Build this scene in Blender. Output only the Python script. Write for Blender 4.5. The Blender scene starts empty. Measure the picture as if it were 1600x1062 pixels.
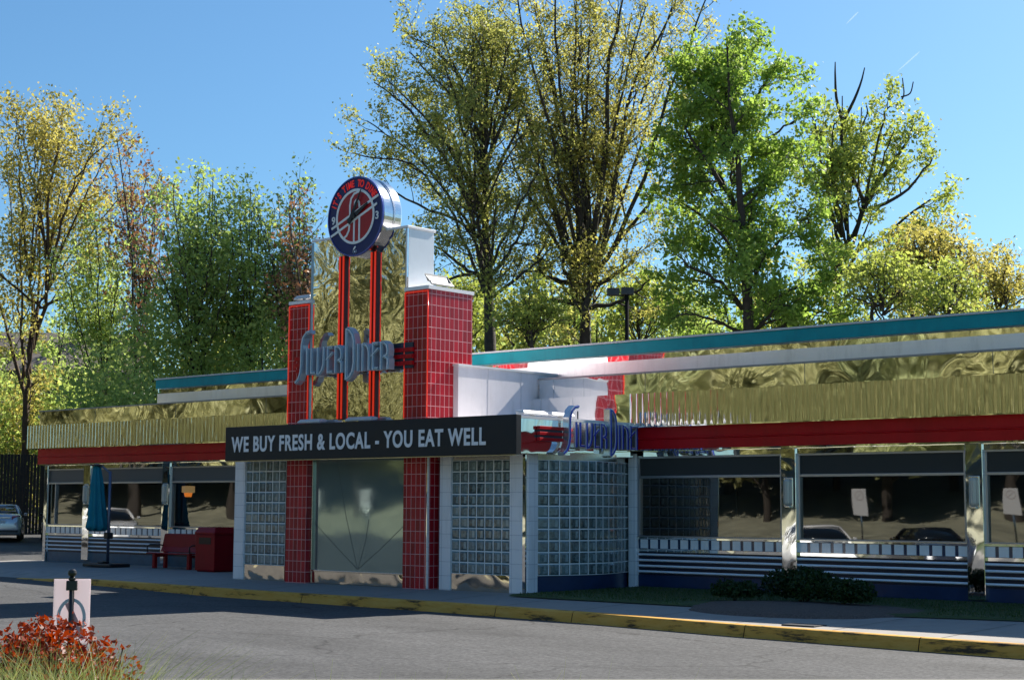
import bpy, bmesh, math, random
import numpy as np
from mathutils import Vector, Matrix
S = bpy.context.scene
COL = S.collection
R = math.radians
# ------------------------------------------------------------------ camera
CAM = np.array([21.9457, -25.3349, 1.7801])
RT = np.array([0.75098164, 0.66030039, 0.00547452])
UP = np.array([0.06496462, -0.0821318, 0.99450187])
FW = np.array([-0.6571196, 0.74649699, 0.10457563])
FPX = 2485.96
cd = bpy.data.cameras.new('camera'); cam = bpy.data.objects.new('camera', cd); COL.objects.link(cam)
cd.sensor_width = 36; cd.lens = FPX / 1600 * 36; cd.clip_end = 20000
cam.matrix_world = Matrix(((RT[0], UP[0], -FW[0], CAM[0]), (RT[1], UP[1], -FW[1], CAM[1]), (RT[2], UP[2], -FW[2], CAM[2]), (0, 0, 0, 1)))
S.camera = cam

def at(u, v, D):
    """world point seen at photo pixel (u, v) at depth D (metres)"""
    return CAM + (FW + RT * (u - 800) / FPX - UP * (v - 531) / FPX) * D

# ------------------------------------------------------------------ materials
MATS = {}
def mat(name, col, rough=.5, metal=0., var=0., vscale=3., bump=0., bscale=20., bdist=.01, coat=0., emit=None, estr=1., spec=.5, dirt=None, col2=None):
    if name in MATS: return MATS[name]
    m = bpy.data.materials.new(name); m.use_nodes = True
    nt = m.node_tree; N = nt.nodes; L = nt.links
    b = N['Principled BSDF']
    b.inputs['Base Color'].default_value = (*col, 1)
    b.inputs['Roughness'].default_value = rough; b.inputs['Metallic'].default_value = metal
    b.inputs['Specular IOR Level'].default_value = spec
    if coat: b.inputs['Coat Weight'].default_value = coat; b.inputs['Coat Roughness'].default_value = .06
    if emit: b.inputs['Emission Color'].default_value = (*emit, 1); b.inputs['Emission Strength'].default_value = estr
    tc = N.new('ShaderNodeTexCoord')
    if var or col2:
        n = N.new('ShaderNodeTexNoise'); n.inputs['Scale'].default_value = vscale; n.inputs['Detail'].default_value = 6; n.inputs['Roughness'].default_value = .65
        L.new(tc.outputs['Object'], n.inputs['Vector'])
        r = N.new('ShaderNodeValToRGB'); r.color_ramp.elements[0].position = .3; r.color_ramp.elements[1].position = .7
        c2 = col2 or tuple(min(1, c * (1 + var)) for c in col); c1 = col if col2 else tuple(c * (1 - var) for c in col)
        r.color_ramp.elements[0].color = (*c1, 1); r.color_ramp.elements[1].color = (*c2, 1)
        L.new(n.outputs['Fac'], r.inputs['Fac']); L.new(r.outputs['Color'], b.inputs['Base Color'])
        if rough > .15:
            mr = N.new('ShaderNodeMapRange'); mr.inputs['To Min'].default_value = rough * .8; mr.inputs['To Max'].default_value = min(1, rough * 1.2)
            L.new(n.outputs['Fac'], mr.inputs['Value']); L.new(mr.outputs['Result'], b.inputs['Roughness'])
    if bump:
        n2 = N.new('ShaderNodeTexNoise'); n2.inputs['Scale'].default_value = bscale; n2.inputs['Detail'].default_value = 3
        L.new(tc.outputs['Object'], n2.inputs['Vector'])
        bp = N.new('ShaderNodeBump'); bp.inputs['Strength'].default_value = bump; bp.inputs['Distance'].default_value = bdist
        L.new(n2.outputs['Fac'], bp.inputs['Height']); L.new(bp.outputs['Normal'], b.inputs['Normal'])
    MATS[name] = m; return m

def mirror_mat(name, col, rough, scale, dist, stretch=(1, 1, 1), distort=1.0):
    m = mat(name, col, rough, 1.)
    nt = m.node_tree; N = nt.nodes; L = nt.links; b = N['Principled BSDF']
    tc = N.new('ShaderNodeTexCoord'); mp = N.new('ShaderNodeMapping'); mp.inputs['Scale'].default_value = stretch
    L.new(tc.outputs['Object'], mp.inputs['Vector'])
    n = N.new('ShaderNodeTexNoise'); n.inputs['Scale'].default_value = scale; n.inputs['Detail'].default_value = 1.2; n.inputs['Distortion'].default_value = distort
    L.new(mp.outputs['Vector'], n.inputs['Vector'])
    bp = N.new('ShaderNodeBump'); bp.inputs['Strength'].default_value = 1.; bp.inputs['Distance'].default_value = dist
    L.new(n.outputs['Fac'], bp.inputs['Height']); L.new(bp.outputs['Normal'], b.inputs['Normal'])
    n3 = N.new('ShaderNodeTexNoise'); n3.inputs['Scale'].default_value = 6.; n3.inputs['Detail'].default_value = 5
    L.new(tc.outputs['Object'], n3.inputs['Vector'])
    mr = N.new('ShaderNodeMapRange'); mr.inputs['To Min'].default_value = rough * .5; mr.inputs['To Max'].default_value = rough * 1.9
    L.new(n3.outputs['Fac'], mr.inputs['Value']); L.new(mr.outputs['Result'], b.inputs['Roughness'])
    return m

def tile_mat(name, col, grout, w, h, gap, rough=.12, var=.25, off=(0, 0)):
    m = mat(name, col, rough + .1, 0, coat=.06, spec=.3)
    nt = m.node_tree; N = nt.nodes; L = nt.links; b = N['Principled BSDF']
    tc = N.new('ShaderNodeTexCoord'); sp = N.new('ShaderNodeSeparateXYZ'); L.new(tc.outputs['Object'], sp.inputs[0])
    ad = N.new('ShaderNodeMath'); L.new(sp.outputs['X'], ad.inputs[0]); L.new(sp.outputs['Y'], ad.inputs[1])
    a2 = N.new('ShaderNodeMath'); a2.inputs[1].default_value = off[0]; L.new(ad.outputs[0], a2.inputs[0])
    a3 = N.new('ShaderNodeMath'); a3.inputs[1].default_value = off[1]; L.new(sp.outputs['Z'], a3.inputs[0])
    cb = N.new('ShaderNodeCombineXYZ'); L.new(a2.outputs[0], cb.inputs['X']); L.new(a3.outputs[0], cb.inputs['Y'])
    br = N.new('ShaderNodeTexBrick'); br.offset = 0; br.squash = 1
    br.inputs['Scale'].default_value = 1; br.inputs['Brick Width'].default_value = w; br.inputs['Row Height'].default_value = h
    br.inputs['Mortar Size'].default_value = gap; br.inputs['Mortar Smooth'].default_value = .1; br.inputs['Bias'].default_value = 0
    br.inputs['Color1'].default_value = (*[c * (1 - var) for c in col], 1); br.inputs['Color2'].default_value = (*[c * (1 + var) for c in col], 1)
    br.inputs['Mortar'].default_value = (*grout, 1)
    L.new(cb.outputs[0], br.inputs['Vector']); L.new(br.outputs['Color'], b.inputs['Base Color'])
    bp = N.new('ShaderNodeBump'); bp.invert = True; bp.inputs['Strength'].default_value = .6; bp.inputs['Distance'].default_value = .004
    L.new(br.outputs['Fac'], bp.inputs['Height']); L.new(bp.outputs['Normal'], b.inputs['Normal'])
    return m

def weather(m, amount=.35, col=(.10, .09, .08), scale=(2.2, 2.2, .35)):
    nt = m.node_tree; N = nt.nodes; L = nt.links; b = N['Principled BSDF']; lk = b.inputs['Base Color'].links
    tc = N.new('ShaderNodeTexCoord'); mp = N.new('ShaderNodeMapping'); mp.inputs['Scale'].default_value = scale; L.new(tc.outputs['Object'], mp.inputs['Vector'])
    n = N.new('ShaderNodeTexNoise'); n.inputs['Scale'].default_value = 1.6; n.inputs['Detail'].default_value = 9; n.inputs['Roughness'].default_value = .7; L.new(mp.outputs[0], n.inputs['Vector'])
    r = N.new('ShaderNodeMapRange'); r.inputs['From Min'].default_value = .50; r.inputs['From Max'].default_value = .78; r.inputs['To Max'].default_value = amount; L.new(n.outputs['Fac'], r.inputs['Value'])
    mx = N.new('ShaderNodeMix'); mx.data_type = 'RGBA'; mx.inputs['B'].default_value = (*col, 1); L.new(r.outputs['Result'], mx.inputs['Factor'])
    if lk: L.new(lk[0].from_socket, mx.inputs['A'])
    else: mx.inputs['A'].default_value = b.inputs['Base Color'].default_value
    L.new(mx.outputs['Result'], b.inputs['Base Color'])

def leaf_mat(name, c1, c2, trans=.45, c3=None):
    m = bpy.data.materials.new(name); m.use_nodes = True
    nt = m.node_tree; N = nt.nodes; L = nt.links; N.remove(N['Principled BSDF']); out = N['Material Output']
    g = N.new('ShaderNodeNewGeometry'); r = N.new('ShaderNodeValToRGB')
    r.color_ramp.elements[0].color = (*c1, 1); r.color_ramp.elements[1].color = (*c2, 1)
    if c3: e = r.color_ramp.elements.new(.85); e.color = (*c2, 1); r.color_ramp.elements[2].color = (*c3, 1)
    tc = N.new('ShaderNodeTexCoord'); n = N.new('ShaderNodeTexNoise'); n.inputs['Scale'].default_value = .35; n.inputs['Detail'].default_value = 3
    L.new(tc.outputs['Object'], n.inputs['Vector'])
    mx = N.new('ShaderNodeMath'); mx.operation = 'MULTIPLY_ADD'; mx.inputs[1].default_value = .55
    L.new(g.outputs['Random Per Island'], mx.inputs[0])
    m2 = N.new('ShaderNodeMapRange'); m2.inputs['From Min'].default_value = .3; m2.inputs['From Max'].default_value = .7; m2.inputs['To Max'].default_value = .45
    L.new(n.outputs['Fac'], m2.inputs['Value']); L.new(m2.outputs['Result'], mx.inputs[2])
    L.new(mx.outputs[0], r.inputs['Fac'])
    d = N.new('ShaderNodeBsdfPrincipled'); d.inputs['Roughness'].default_value = .5; d.inputs['Specular IOR Level'].default_value = .3; L.new(r.outputs['Color'], d.inputs['Base Color'])
    t = N.new('ShaderNodeBsdfTranslucent'); hs = N.new('ShaderNodeHueSaturation'); hs.inputs['Saturation'].default_value = 1.1; hs.inputs['Value'].default_value = 1.25
    L.new(r.outputs['Color'], hs.inputs['Color']); L.new(hs.outputs['Color'], t.inputs['Color'])
    ms = N.new('ShaderNodeMixShader'); ms.inputs['Fac'].default_value = trans
    L.new(d.outputs[0], ms.inputs[1]); L.new(t.outputs[0], ms.inputs[2]); L.new(ms.outputs[0], out.inputs['Surface'])
    MATS[name] = m; return m

def glass_mat(name, tint, refl=1.):
    m = bpy.data.materials.new(name); m.use_nodes = True
    nt = m.node_tree; N = nt.nodes; L = nt.links; N.remove(N['Principled BSDF']); out = N['Material Output']
    tr = N.new('ShaderNodeBsdfTransparent'); tr.inputs['Color'].default_value = (*tint, 1)
    gl = N.new('ShaderNodeBsdfGlossy'); gl.inputs['Roughness'].default_value = .015; gl.inputs['Color'].default_value = (refl, refl, refl, 1)
    fr = N.new('ShaderNodeFresnel'); fr.inputs['IOR'].default_value = 2.15
    tc = N.new('ShaderNodeTexCoord'); n = N.new('ShaderNodeTexNoise'); n.inputs['Scale'].default_value = .6; n.inputs['Detail'].default_value = 1
    L.new(tc.outputs['Object'], n.inputs['Vector'])
    bp = N.new('ShaderNodeBump'); bp.inputs['Strength'].default_value = 1; bp.inputs['Distance'].default_value = .006
    L.new(n.outputs['Fac'], bp.inputs['Height']); L.new(bp.outputs['Normal'], gl.inputs['Normal'])
    ms = N.new('ShaderNodeMixShader'); L.new(fr.outputs[0], ms.inputs['Fac']); L.new(tr.outputs[0], ms.inputs[1]); L.new(gl.outputs[0], ms.inputs[2])
    L.new(ms.outputs[0], out.inputs['Surface']); MATS[name] = m; return m

# ------------------------------------------------------------------ mesh builder
class MB:
    def __init__(s): s.v = []; s.f = []; s.sm = []
    def add(s, vs, fs, smooth=False):
        o = len(s.v); s.v += [tuple(float(c) for c in v) for v in vs]; s.f += [tuple(i + o for i in f) for f in fs]; s.sm += [smooth] * len(fs); return s
    def box(s, x0, x1, y0, y1, z0, z1):
        return s.add([(x0, y0, z0), (x1, y0, z0), (x1, y1, z0), (x0, y1, z0), (x0, y0, z1), (x1, y0, z1), (x1, y1, z1), (x0, y1, z1)],
                     [(0, 3, 2, 1), (4, 5, 6, 7), (0, 1, 5, 4), (1, 2, 6, 5), (2, 3, 7, 6), (3, 0, 4, 7)])
    def obox(s, c, ax, ay, az):
        c = np.array(c, float); ax = np.array(ax, float); ay = np.array(ay, float); az = np.array(az, float)
        vs = [c + i * ax + j * ay + k * az for k in (-1, 1) for j in (-1, 1) for i in (-1, 1)]
        return s.add(vs, [(0, 2, 3, 1), (4, 5, 7, 6), (0, 1, 5, 4), (1, 3, 7, 5), (3, 2, 6, 7), (2, 0, 4, 6)])
    def tube(s, pts, rad, n=8, caps=True):
        P = [np.array(p, float) for p in pts]; k = len(P)
        rad = [rad] * k if isinstance(rad, (int, float)) else rad
        ref = None; vs = []; fs = []
        for i in range(k):
            t = P[min(i + 1, k - 1)] - P[max(i - 1, 0)]; t = t / (np.linalg.norm(t) + 1e-9)
            if ref is None: ref = np.array([0, 0, 1.]) if abs(t[2]) < .9 else np.array([1., 0, 0])
            a = np.cross(t, ref); a /= np.linalg.norm(a) + 1e-9; b = np.cross(t, a); ref = -b if False else np.cross(a, t)
            for j in range(n):
                th = 2 * math.pi * j / n; vs.append(P[i] + rad[i] * (math.cos(th) * a + math.sin(th) * b))
        for i in range(k - 1):
            for j in range(n):
                j2 = (j + 1) % n; fs.append((i * n + j, i * n + j2, (i + 1) * n + j2, (i + 1) * n + j))
        if caps: fs.append(tuple(range(n - 1, -1, -1))); fs.append(tuple((k - 1) * n + j for j in range(n)))
        return s.add(vs, fs, True)
    def lathe(s, prof, c=(0, 0, 0), n=24, axis='z', caps=True):
        if abs(prof[0][1] - prof[-1][1]) < 1e-5: caps = False
        vs = []; fs = []
        for r, z in prof:
            for j in range(n):
                th = 2 * math.pi * j / n; p = (r * math.cos(th), r * math.sin(th), z)
                if axis == 'y': p = (p[0], p[2], p[1])
                if axis == 'x': p = (p[2], p[0], p[1])
                vs.append((p[0] + c[0], p[1] + c[1], p[2] + c[2]))
        for i in range(len(prof) - 1):
            for j in range(n):
                j2 = (j + 1) % n; fs.append((i * n + j, i * n + j2, (i + 1) * n + j2, (i + 1) * n + j))
        if caps and prof[0][0] > 1e-4: fs.append(tuple(range(n)))
        if caps and prof[-1][0] > 1e-4: fs.append(tuple((len(prof) - 1) * n + j for j in range(n)))
        return s.add(vs, fs, False)
    def loft(s, rings, smooth=True, close=False, caps=True):
        n = len(rings[0]); vs = [p for r in rings for p in r]; fs = []
        for i in range(len(rings) - 1):
            for j in range(n if close else n - 1):
                j2 = (j + 1) % n; fs.append((i * n + j, i * n + j2, (i + 1) * n + j2, (i + 1) * n + j))
        if caps and close: fs.append(tuple(range(n - 1, -1, -1))); fs.append(tuple((len(rings) - 1) * n + j for j in range(n)))
        return s.add(vs, fs, smooth)
    def ribbon(s, pts, w, d0, d1, fr):
        """stroke of width w along 2D pts, extruded from d0 to d1 along the frame normal"""
        o, ux, uy, n = [np.array(a, float) for a in fr]
        P = [np.array(p, float) for p in pts]; k = len(P); Lf = []; Rt = []
        for i in range(k):
            a = P[i] - P[max(i - 1, 0)]; b = P[min(i + 1, k - 1)] - P[i]
            if i == 0: a = b
            if i == k - 1: b = a
            a = a / (np.linalg.norm(a) + 1e-9); b = b / (np.linalg.norm(b) + 1e-9)
            na = np.array([-a[1], a[0]]); nb = np.array([-b[1], b[0]]); m = na + nb; m /= np.linalg.norm(m) + 1e-9
            ww = (w[i] if isinstance(w, (list, tuple)) else w) / 2 / max(.5, float(m @ na)); Lf.append(P[i] + m * ww); Rt.append(P[i] - m * ww)
        W = lambda p, d: o + ux * p[0] + uy * p[1] + n * d
        vs = []; fs = []
        for i in range(k): vs += [W(Lf[i], d0), W(Rt[i], d0), W(Rt[i], d1), W(Lf[i], d1)]
        for i in range(k - 1):
            for j in range(4):
                j2 = (j + 1) % 4; fs.append((4 * i + j, 4 * i + j2, 4 * i + 4 + j2, 4 * i + 4 + j))
        fs += [(3, 2, 1, 0), (4 * k - 4, 4 * k - 3, 4 * k - 2, 4 * k - 1)]
        return s.add(vs, fs)
    def build(s, name, m, parent=None, bevel=0., recalc=True):
        me = bpy.data.meshes.new(name); me.from_pydata(s.v, [], s.f); me.update()
        me.polygons.foreach_set('use_smooth', s.sm)
        if recalc:
            bm = bmesh.new(); bm.from_mesh(me); bmesh.ops.recalc_face_normals(bm, faces=bm.faces); bm.to_mesh(me); bm.free()
        o = bpy.data.objects.new(name, me); COL.objects.link(o); me.materials.append(m)
        if parent: o.parent = parent
        if bevel:
            b = o.modifiers.new('bevel', 'BEVEL'); b.width = bevel; b.segments = 2; b.limit_method = 'ANGLE'; b.angle_limit = R(40)
        return o

def quads(name, V, m, parent=None):
    """mesh of separate quads from an (n,4,3) array"""
    V = np.asarray(V, np.float32); n = len(V)
    me = bpy.data.meshes.new(name); me.vertices.add(n * 4); me.loops.add(n * 4); me.polygons.add(n)
    me.vertices.foreach_set('co', V.reshape(-1)); me.loops.foreach_set('vertex_index', np.arange(n * 4, dtype=np.int32))
    me.polygons.foreach_set('loop_start', np.arange(0, n * 4, 4, dtype=np.int32)); me.update(calc_edges=True)
    me.materials.append(m); o = bpy.data.objects.new(name, me); COL.objects.link(o)
    if parent: o.parent = parent
    return o

def tag(o, label=None, cat=None, group=None, kind=None):
    if label: o['label'] = label
    if cat: o['category'] = cat
    if group: o['group'] = group
    if kind: o['kind'] = kind
    return o
def thing(name, label, cat, loc=(0, 0, 0), rz=0., group=None):
    o = bpy.data.objects.new(name, None); COL.objects.link(o); o.location = loc; o.rotation_euler = (0, 0, rz)
    o.empty_display_size = .3
    return tag(o, label, cat, group)
def kids(o): return [c for c in bpy.data.objects if c.parent == o]
def dup(o, loc, rz=0., label=None, parent=None):
    c = o.copy(); COL.objects.link(c)
    if parent is None:
        c.location = loc; c.rotation_euler = (0, 0, rz)
        if label: c['label'] = label
    else: c.parent = parent
    for ch in kids(o): dup(ch, None, 0, None, c)
    return c
def text(name, s, size, depth, fr, m, parent=None, xs=1., bold=0., align='LEFT', space=1.):
    cu = bpy.data.curves.new(name, 'FONT'); cu.body = s; cu.size = size; cu.extrude = depth / 2; cu.offset = bold; cu.align_x = align; cu.space_character = space
    t = bpy.data.objects.new(name, cu); COL.objects.link(t)
    me = bpy.data.meshes.new_from_object(t.evaluated_get(bpy.context.evaluated_depsgraph_get()))
    bpy.data.objects.remove(t)
    o_, ux, uy, n = [Vector(a) for a in fr]
    M4 = Matrix(((ux.x * xs, uy.x, n.x, o_.x), (ux.y * xs, uy.y, n.y, o_.y), (ux.z * xs, uy.z, n.z, o_.z), (0, 0, 0, 1)))
    me.transform(M4); me.materials.clear(); me.materials.append(m)
    o = bpy.data.objects.new(name, me); COL.objects.link(o)
    if parent: o.parent = parent
    return o

# ------------------------------------------------------------------ palette
steel = mirror_mat('polished_steel', (.84, .85, .85), .03, 1.1, .008)
steel_tower = mirror_mat('polished_steel_tower', (.84, .84, .82), .03, 1.7, .008, distort=2.2)
steel_flute = mirror_mat('fluted_steel', (.84, .84, .82), .05, 2.2, .010, (1.6, 1.6, .5))
trim = mat('metal_trim', (.62, .62, .60), .18, 1.)
alu = mat('aluminium_frame', (.42, .43, .45), .35, .8)
drum_m = mat('drum_steel', (.75, .74, .76), .16, 1., var=.1, vscale=4)
red_en = mat('red_enamel', (.50, .005, .010), .35, var=.12, vscale=2, spec=.25)
red_neon = mat('red_neon_tube', (.66, .02, .012), .1, emit=(1, .06, .02), estr=.14)
teal = mat('teal_paint', (.004, .30, .34), .4, var=.15, vscale=1.2, spec=.25)
whitep = mat('white_panel', (.93, .90, .90), .45, .0, var=.05, vscale=1.5)
satin = mat('satin_white_metal', (.93, .91, .91), .42, .85, var=.04, vscale=.7)
stucco = mat('white_stucco', (.76, .72, .75), .8, var=.05, vscale=2.5, bump=.4, bscale=60, bdist=.005)
boxwhite = mat('white_sheet', (.80, .84, .88), .2, var=.04, vscale=1)
red_tile = tile_mat('red_tile', (.42, .012, .022), (.75, .36, .37), .145, .25, .007)
white_tile = tile_mat('white_tile', (.90, .89, .90), (.50, .51, .56), .34, .30, .004, var=.03)
for m_, a_, c_ in ((stucco, .30, (.35, .32, .30)), (boxwhite, .25, (.4, .4, .4)), (satin, .35, (.4, .39, .38)), (red_tile, .35, (.10, .02, .02)), (white_tile, .35, (.35, .34, .33)), (teal, .35, (.02, .10, .12)), (red_en, .35, (.12, .006, .008))): weather(m_, a_, c_)
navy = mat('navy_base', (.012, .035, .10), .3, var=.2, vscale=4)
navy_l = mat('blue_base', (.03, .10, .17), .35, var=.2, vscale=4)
groove = mat('dark_groove', (.008, .012, .03), .4)
header = mat('louvre_grey', (.06, .065, .065), .4)
black = mat('black_board', (.004, .009, .014), .55, var=.2, vscale=2)
letter_w = mat('board_letter', (.88, .88, .90), .5)
dark = mat('interior_dark', (.16, .17, .17), .7)
wood = mat('interior_seat', (.06, .012, .012), .5)
orange = mat('pendant_shade', (.7, .2, .03), .5, emit=(1, .25, .03), estr=.35)
cream = mat('pendant_cream', (.7, .5, .25), .5, emit=(1, .6, .25), estr=.12)
mortar = mat('block_mortar', (.85, .88, .88), .7)
glass = glass_mat('window_glass', (.55, .6, .6))
bark = mat('bark', (.045, .036, .03), .9, var=.4, vscale=3, bump=.6, bscale=12, bdist=.03)
bark_r = mat('bark_brown', (.075, .045, .032), .9, var=.4, vscale=3, bump=.6, bscale=12, bdist=.03)
dead = mat('dead_wood', (.035, .03, .045), .9, var=.3)
rubber = mat('rubber', (.012, .012, .012), .7)
plastic_k = mat('black_metal', (.012, .012, .013), .35)

def block_mat():
    m = mat('glass_block', (.10, .17, .165), .07, 0, coat=.6)
    nt = m.node_tree; N = nt.nodes; L = nt.links; b = N['Principled BSDF']
    g = N.new('ShaderNodeNewGeometry'); tc = N.new('ShaderNodeTexCoord')
    n = N.new('ShaderNodeTexNoise'); n.inputs['Scale'].default_value = 9; n.inputs['Detail'].default_value = 2; n.inputs['Distortion'].default_value = 1.5
    L.new(tc.outputs['Object'], n.inputs['Vector'])
    m1 = N.new('ShaderNodeMath'); m1.operation = 'MULTIPLY_ADD'; m1.inputs[1].default_value = .45; L.new(g.outputs['Random Per Island'], m1.inputs[0]); L.new(n.outputs['Fac'], m1.inputs[2])
    r = N.new('ShaderNodeValToRGB'); e = r.color_ramp.elements; e[0].position = .38; e[0].color = (.030, .055, .060, 1); e[1].position = .95; e[1].color = (.17, .24, .245, 1)
    L.new(m1.outputs[0], r.inputs['Fac']); L.new(r.outputs['Color'], b.inputs['Base Color'])
    bp = N.new('ShaderNodeBump'); bp.inputs['Strength'].default_value = .4; bp.inputs['Distance'].default_value = .012
    L.new(n.outputs['Fac'], bp.inputs['Height']); L.new(bp.outputs['Normal'], b.inputs['Normal'])
    return m
block_m = block_mat()
block_l = block_m.copy(); block_l.name = 'glass_block_refraction'
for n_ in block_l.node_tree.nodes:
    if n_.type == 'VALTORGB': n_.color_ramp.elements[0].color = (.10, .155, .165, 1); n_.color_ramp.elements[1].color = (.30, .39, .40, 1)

# ------------------------------------------------------------------ world and sun
SUN = Vector((.12, 1.20, 1.0)).normalized()
el = math.asin(SUN.z)
w = bpy.data.worlds.new('World'); S.world = w; w.use_nodes = True
sky = w.node_tree.nodes.new('ShaderNodeTexSky'); sky.sky_type = 'NISHITA'; sky.sun_disc = False
sky.sun_elevation = el; sky.sun_rotation = math.atan2(SUN.x, SUN.y)
sky.air_density = 1.0; sky.dust_density = 1.0; sky.ozone_density = 10.0; sky.altitude = 100
bg = w.node_tree.nodes['Background']; tn = w.node_tree.nodes.new('ShaderNodeVectorMath'); tn.operation = 'MULTIPLY'; tn.inputs[1].default_value = (.84, .97, .87)
w.node_tree.links.new(sky.outputs[0], tn.inputs[0]); w.node_tree.links.new(tn.outputs[0], bg.inputs['Color']); bg.inputs['Strength'].default_value = .056
sl = bpy.data.lights.new('sun', 'SUN'); sl.energy = 3.5; sl.angle = R(.5); sl.color = (1, .93, .82)
so = bpy.data.objects.new('sun', sl); COL.objects.link(so); so.rotation_euler = SUN.to_track_quat('Z', 'Y').to_euler()
S.view_settings.view_transform = 'Standard'; S.view_settings.look = 'None'; S.view_settings.gamma = 1; S.view_settings.exposure = 1.6
S.render.engine = 'CYCLES'
cy = S.cycles; cy.max_bounces = 8; cy.transparent_max_bounces = 12; cy.use_denoising = True; cy.sample_clamp_indirect = 6

exec_parts = []
# ------------------------------------------------------------------ ground
def asphalt():
    m = mat('asphalt', (.07, .07, .07), .9, spec=.25)
    nt = m.node_tree; N = nt.nodes; L = nt.links; b = N['Principled BSDF']; tc = N.new('ShaderNodeTexCoord')
    n1 = N.new('ShaderNodeTexNoise'); n1.inputs['Scale'].default_value = 16; n1.inputs['Detail'].default_value = 8; n1.inputs['Roughness'].default_value = .8
    n2 = N.new('ShaderNodeTexNoise'); n2.inputs['Scale'].default_value = .35; n2.inputs['Detail'].default_value = 6
    mp = N.new('ShaderNodeMapping'); mp.inputs['Scale'].default_value = (.5, 1.6, 1); L.new(tc.outputs['Object'], mp.inputs['Vector'])
    L.new(tc.outputs['Object'], n1.inputs['Vector']); L.new(mp.outputs['Vector'], n2.inputs['Vector'])
    r1 = N.new('ShaderNodeValToRGB'); r1.color_ramp.elements[0].position = .38; r1.color_ramp.elements[0].color = (.040, .041, .044, 1); r1.color_ramp.elements[1].position = .62; r1.color_ramp.elements[1].color = (.116, .116, .118, 1)
    L.new(n1.outputs['Fac'], r1.inputs['Fac'])
    r2 = N.new('ShaderNodeMapRange'); r2.inputs['From Min'].default_value = .3; r2.inputs['From Max'].default_value = .7; r2.inputs['To Min'].default_value = .74; r2.inputs['To Max'].default_value = 1.16
    L.new(n2.outputs['Fac'], r2.inputs['Value'])
    v = N.new('ShaderNodeTexVoronoi'); v.feature = 'DISTANCE_TO_EDGE'; v.inputs['Scale'].default_value = .16
    nn = N.new('ShaderNodeTexNoise'); nn.inputs['Scale'].default_value = 1.2; nn.inputs['Detail'].default_value = 4; L.new(tc.outputs['Object'], nn.inputs['Vector'])
    mixv = N.new('ShaderNodeVectorMath'); mixv.operation = 'ADD'; L.new(tc.outputs['Object'], mixv.inputs[0]); L.new(nn.outputs['Color'], mixv.inputs[1]); L.new(mixv.outputs[0], v.inputs['Vector'])
    cr = N.new('ShaderNodeMapRange'); cr.inputs['From Max'].default_value = .007; cr.inputs['To Min'].default_value = .5; cr.inputs['To Max'].default_value = 1; L.new(v.outputs['Distance'], cr.inputs['Value'])
    a = N.new('ShaderNodeMath'); a.operation = 'MULTIPLY'; L.new(r2.outputs[0], a.inputs[0]); L.new(cr.outputs[0], a.inputs[1])
    mx = N.new('ShaderNodeVectorMath'); mx.operation = 'SCALE'; L.new(r1.outputs['Color'], mx.inputs[0]); L.new(a.outputs[0], mx.inputs['Scale'])
    L.new(mx.outputs[0], b.inputs['Base Color'])
    bp = N.new('ShaderNodeBump'); bp.inputs['Strength'].default_value = .5; bp.inputs['Distance'].default_value = .01; L.new(n1.outputs['Fac'], bp.inputs['Height']); L.new(bp.outputs['Normal'], b.inputs['Normal'])
    return m
asph = asphalt(); weather(asph, .38, (.022, .021, .021), (.55, .9, 1))
grass_m = mat('grass_soil', (.030, .055, .012), .9, col2=(.06, .09, .02), vscale=2.5, bump=.6, bscale=60, bdist=.03)
soil = mat('mulch', (.045, .033, .028), .95, col2=(.16, .12, .10), vscale=25, bump=1, bscale=40, bdist=.03)
conc = mat('concrete', (.27, .255, .24), .85, var=.12, vscale=1.3, bump=.25, bscale=80, bdist=.004); weather(conc, .45, (.10, .095, .09), (.8, .8, 1))
def lot_z(x, y): return -.27 + .012 * min(max(-8 - x, 0), 16) + .027 * min(max(-24 - x, 0), 18)
g = MB(); g.add([(-4000, -4000, -.40), (4000, -4000, -.40), (4000, 4000, -.40), (-4000, 4000, -.40)], [(0, 1, 2, 3)])
tag(g.build('ground', grass_m), kind='structure')
g = MB(); xs = [-62, -50, -42, -36, -30, -24, -16, -8, 0, 15, 40, 70]; ys = [-34, -12, 0, 14, 30, 44]
vs = [(x, y, lot_z(x, y)) for y in ys for x in xs]; n = len(xs)
g.add(vs, [(j * n + i, j * n + i + 1, j * n + n + i + 1, j * n + n + i) for j in range(len(ys) - 1) for i in range(n - 1)])
tag(g.build('road', asph), kind='structure')
# pavement with kerb: front edge as a curve, wall side hidden under the building
kx = [-17, -16.2, -15.4, -14.6, -13.9, -13, -11.5, -9, -6.1, -2.5, -.14, 3.64, 7.7, 10.9, 12.5, 15, 18]
ky = [-1.9, -1.9, -1.9, -1.92, -1.95, -1.95, -2.0, -2.15, -2.35, -2.42, -2.5, -2.8, -3.4, -3.68, -3.78, -3.85, -3.9]
kh = [-.16, -.16, -.155, -.13, -.09] + [-.08] * 12
def kpt(x): return float(np.interp(x, kx, ky)), float(np.interp(x, kx, kh))
px_ = sorted(set(list(np.linspace(-17, 18, 36)) + kx))
rows = [[(x, kpt(x)[0] + .17, kpt(x)[1]) for x in px_], [(x, -.9, -.012) for x in px_], [(x, 4., 0.) for x in px_]]
for r_, y_, z_ in zip(rows, (-1.7, -.9, 4.), (-.150, -.05, -.01)): r_[:0] = [(-26, y_, z_ - .03), (-20, y_, z_)]
g = MB(); g.loft(rows, smooth=False); tag(g.build('pavement', conc, recalc=False), kind='structure')
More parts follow.
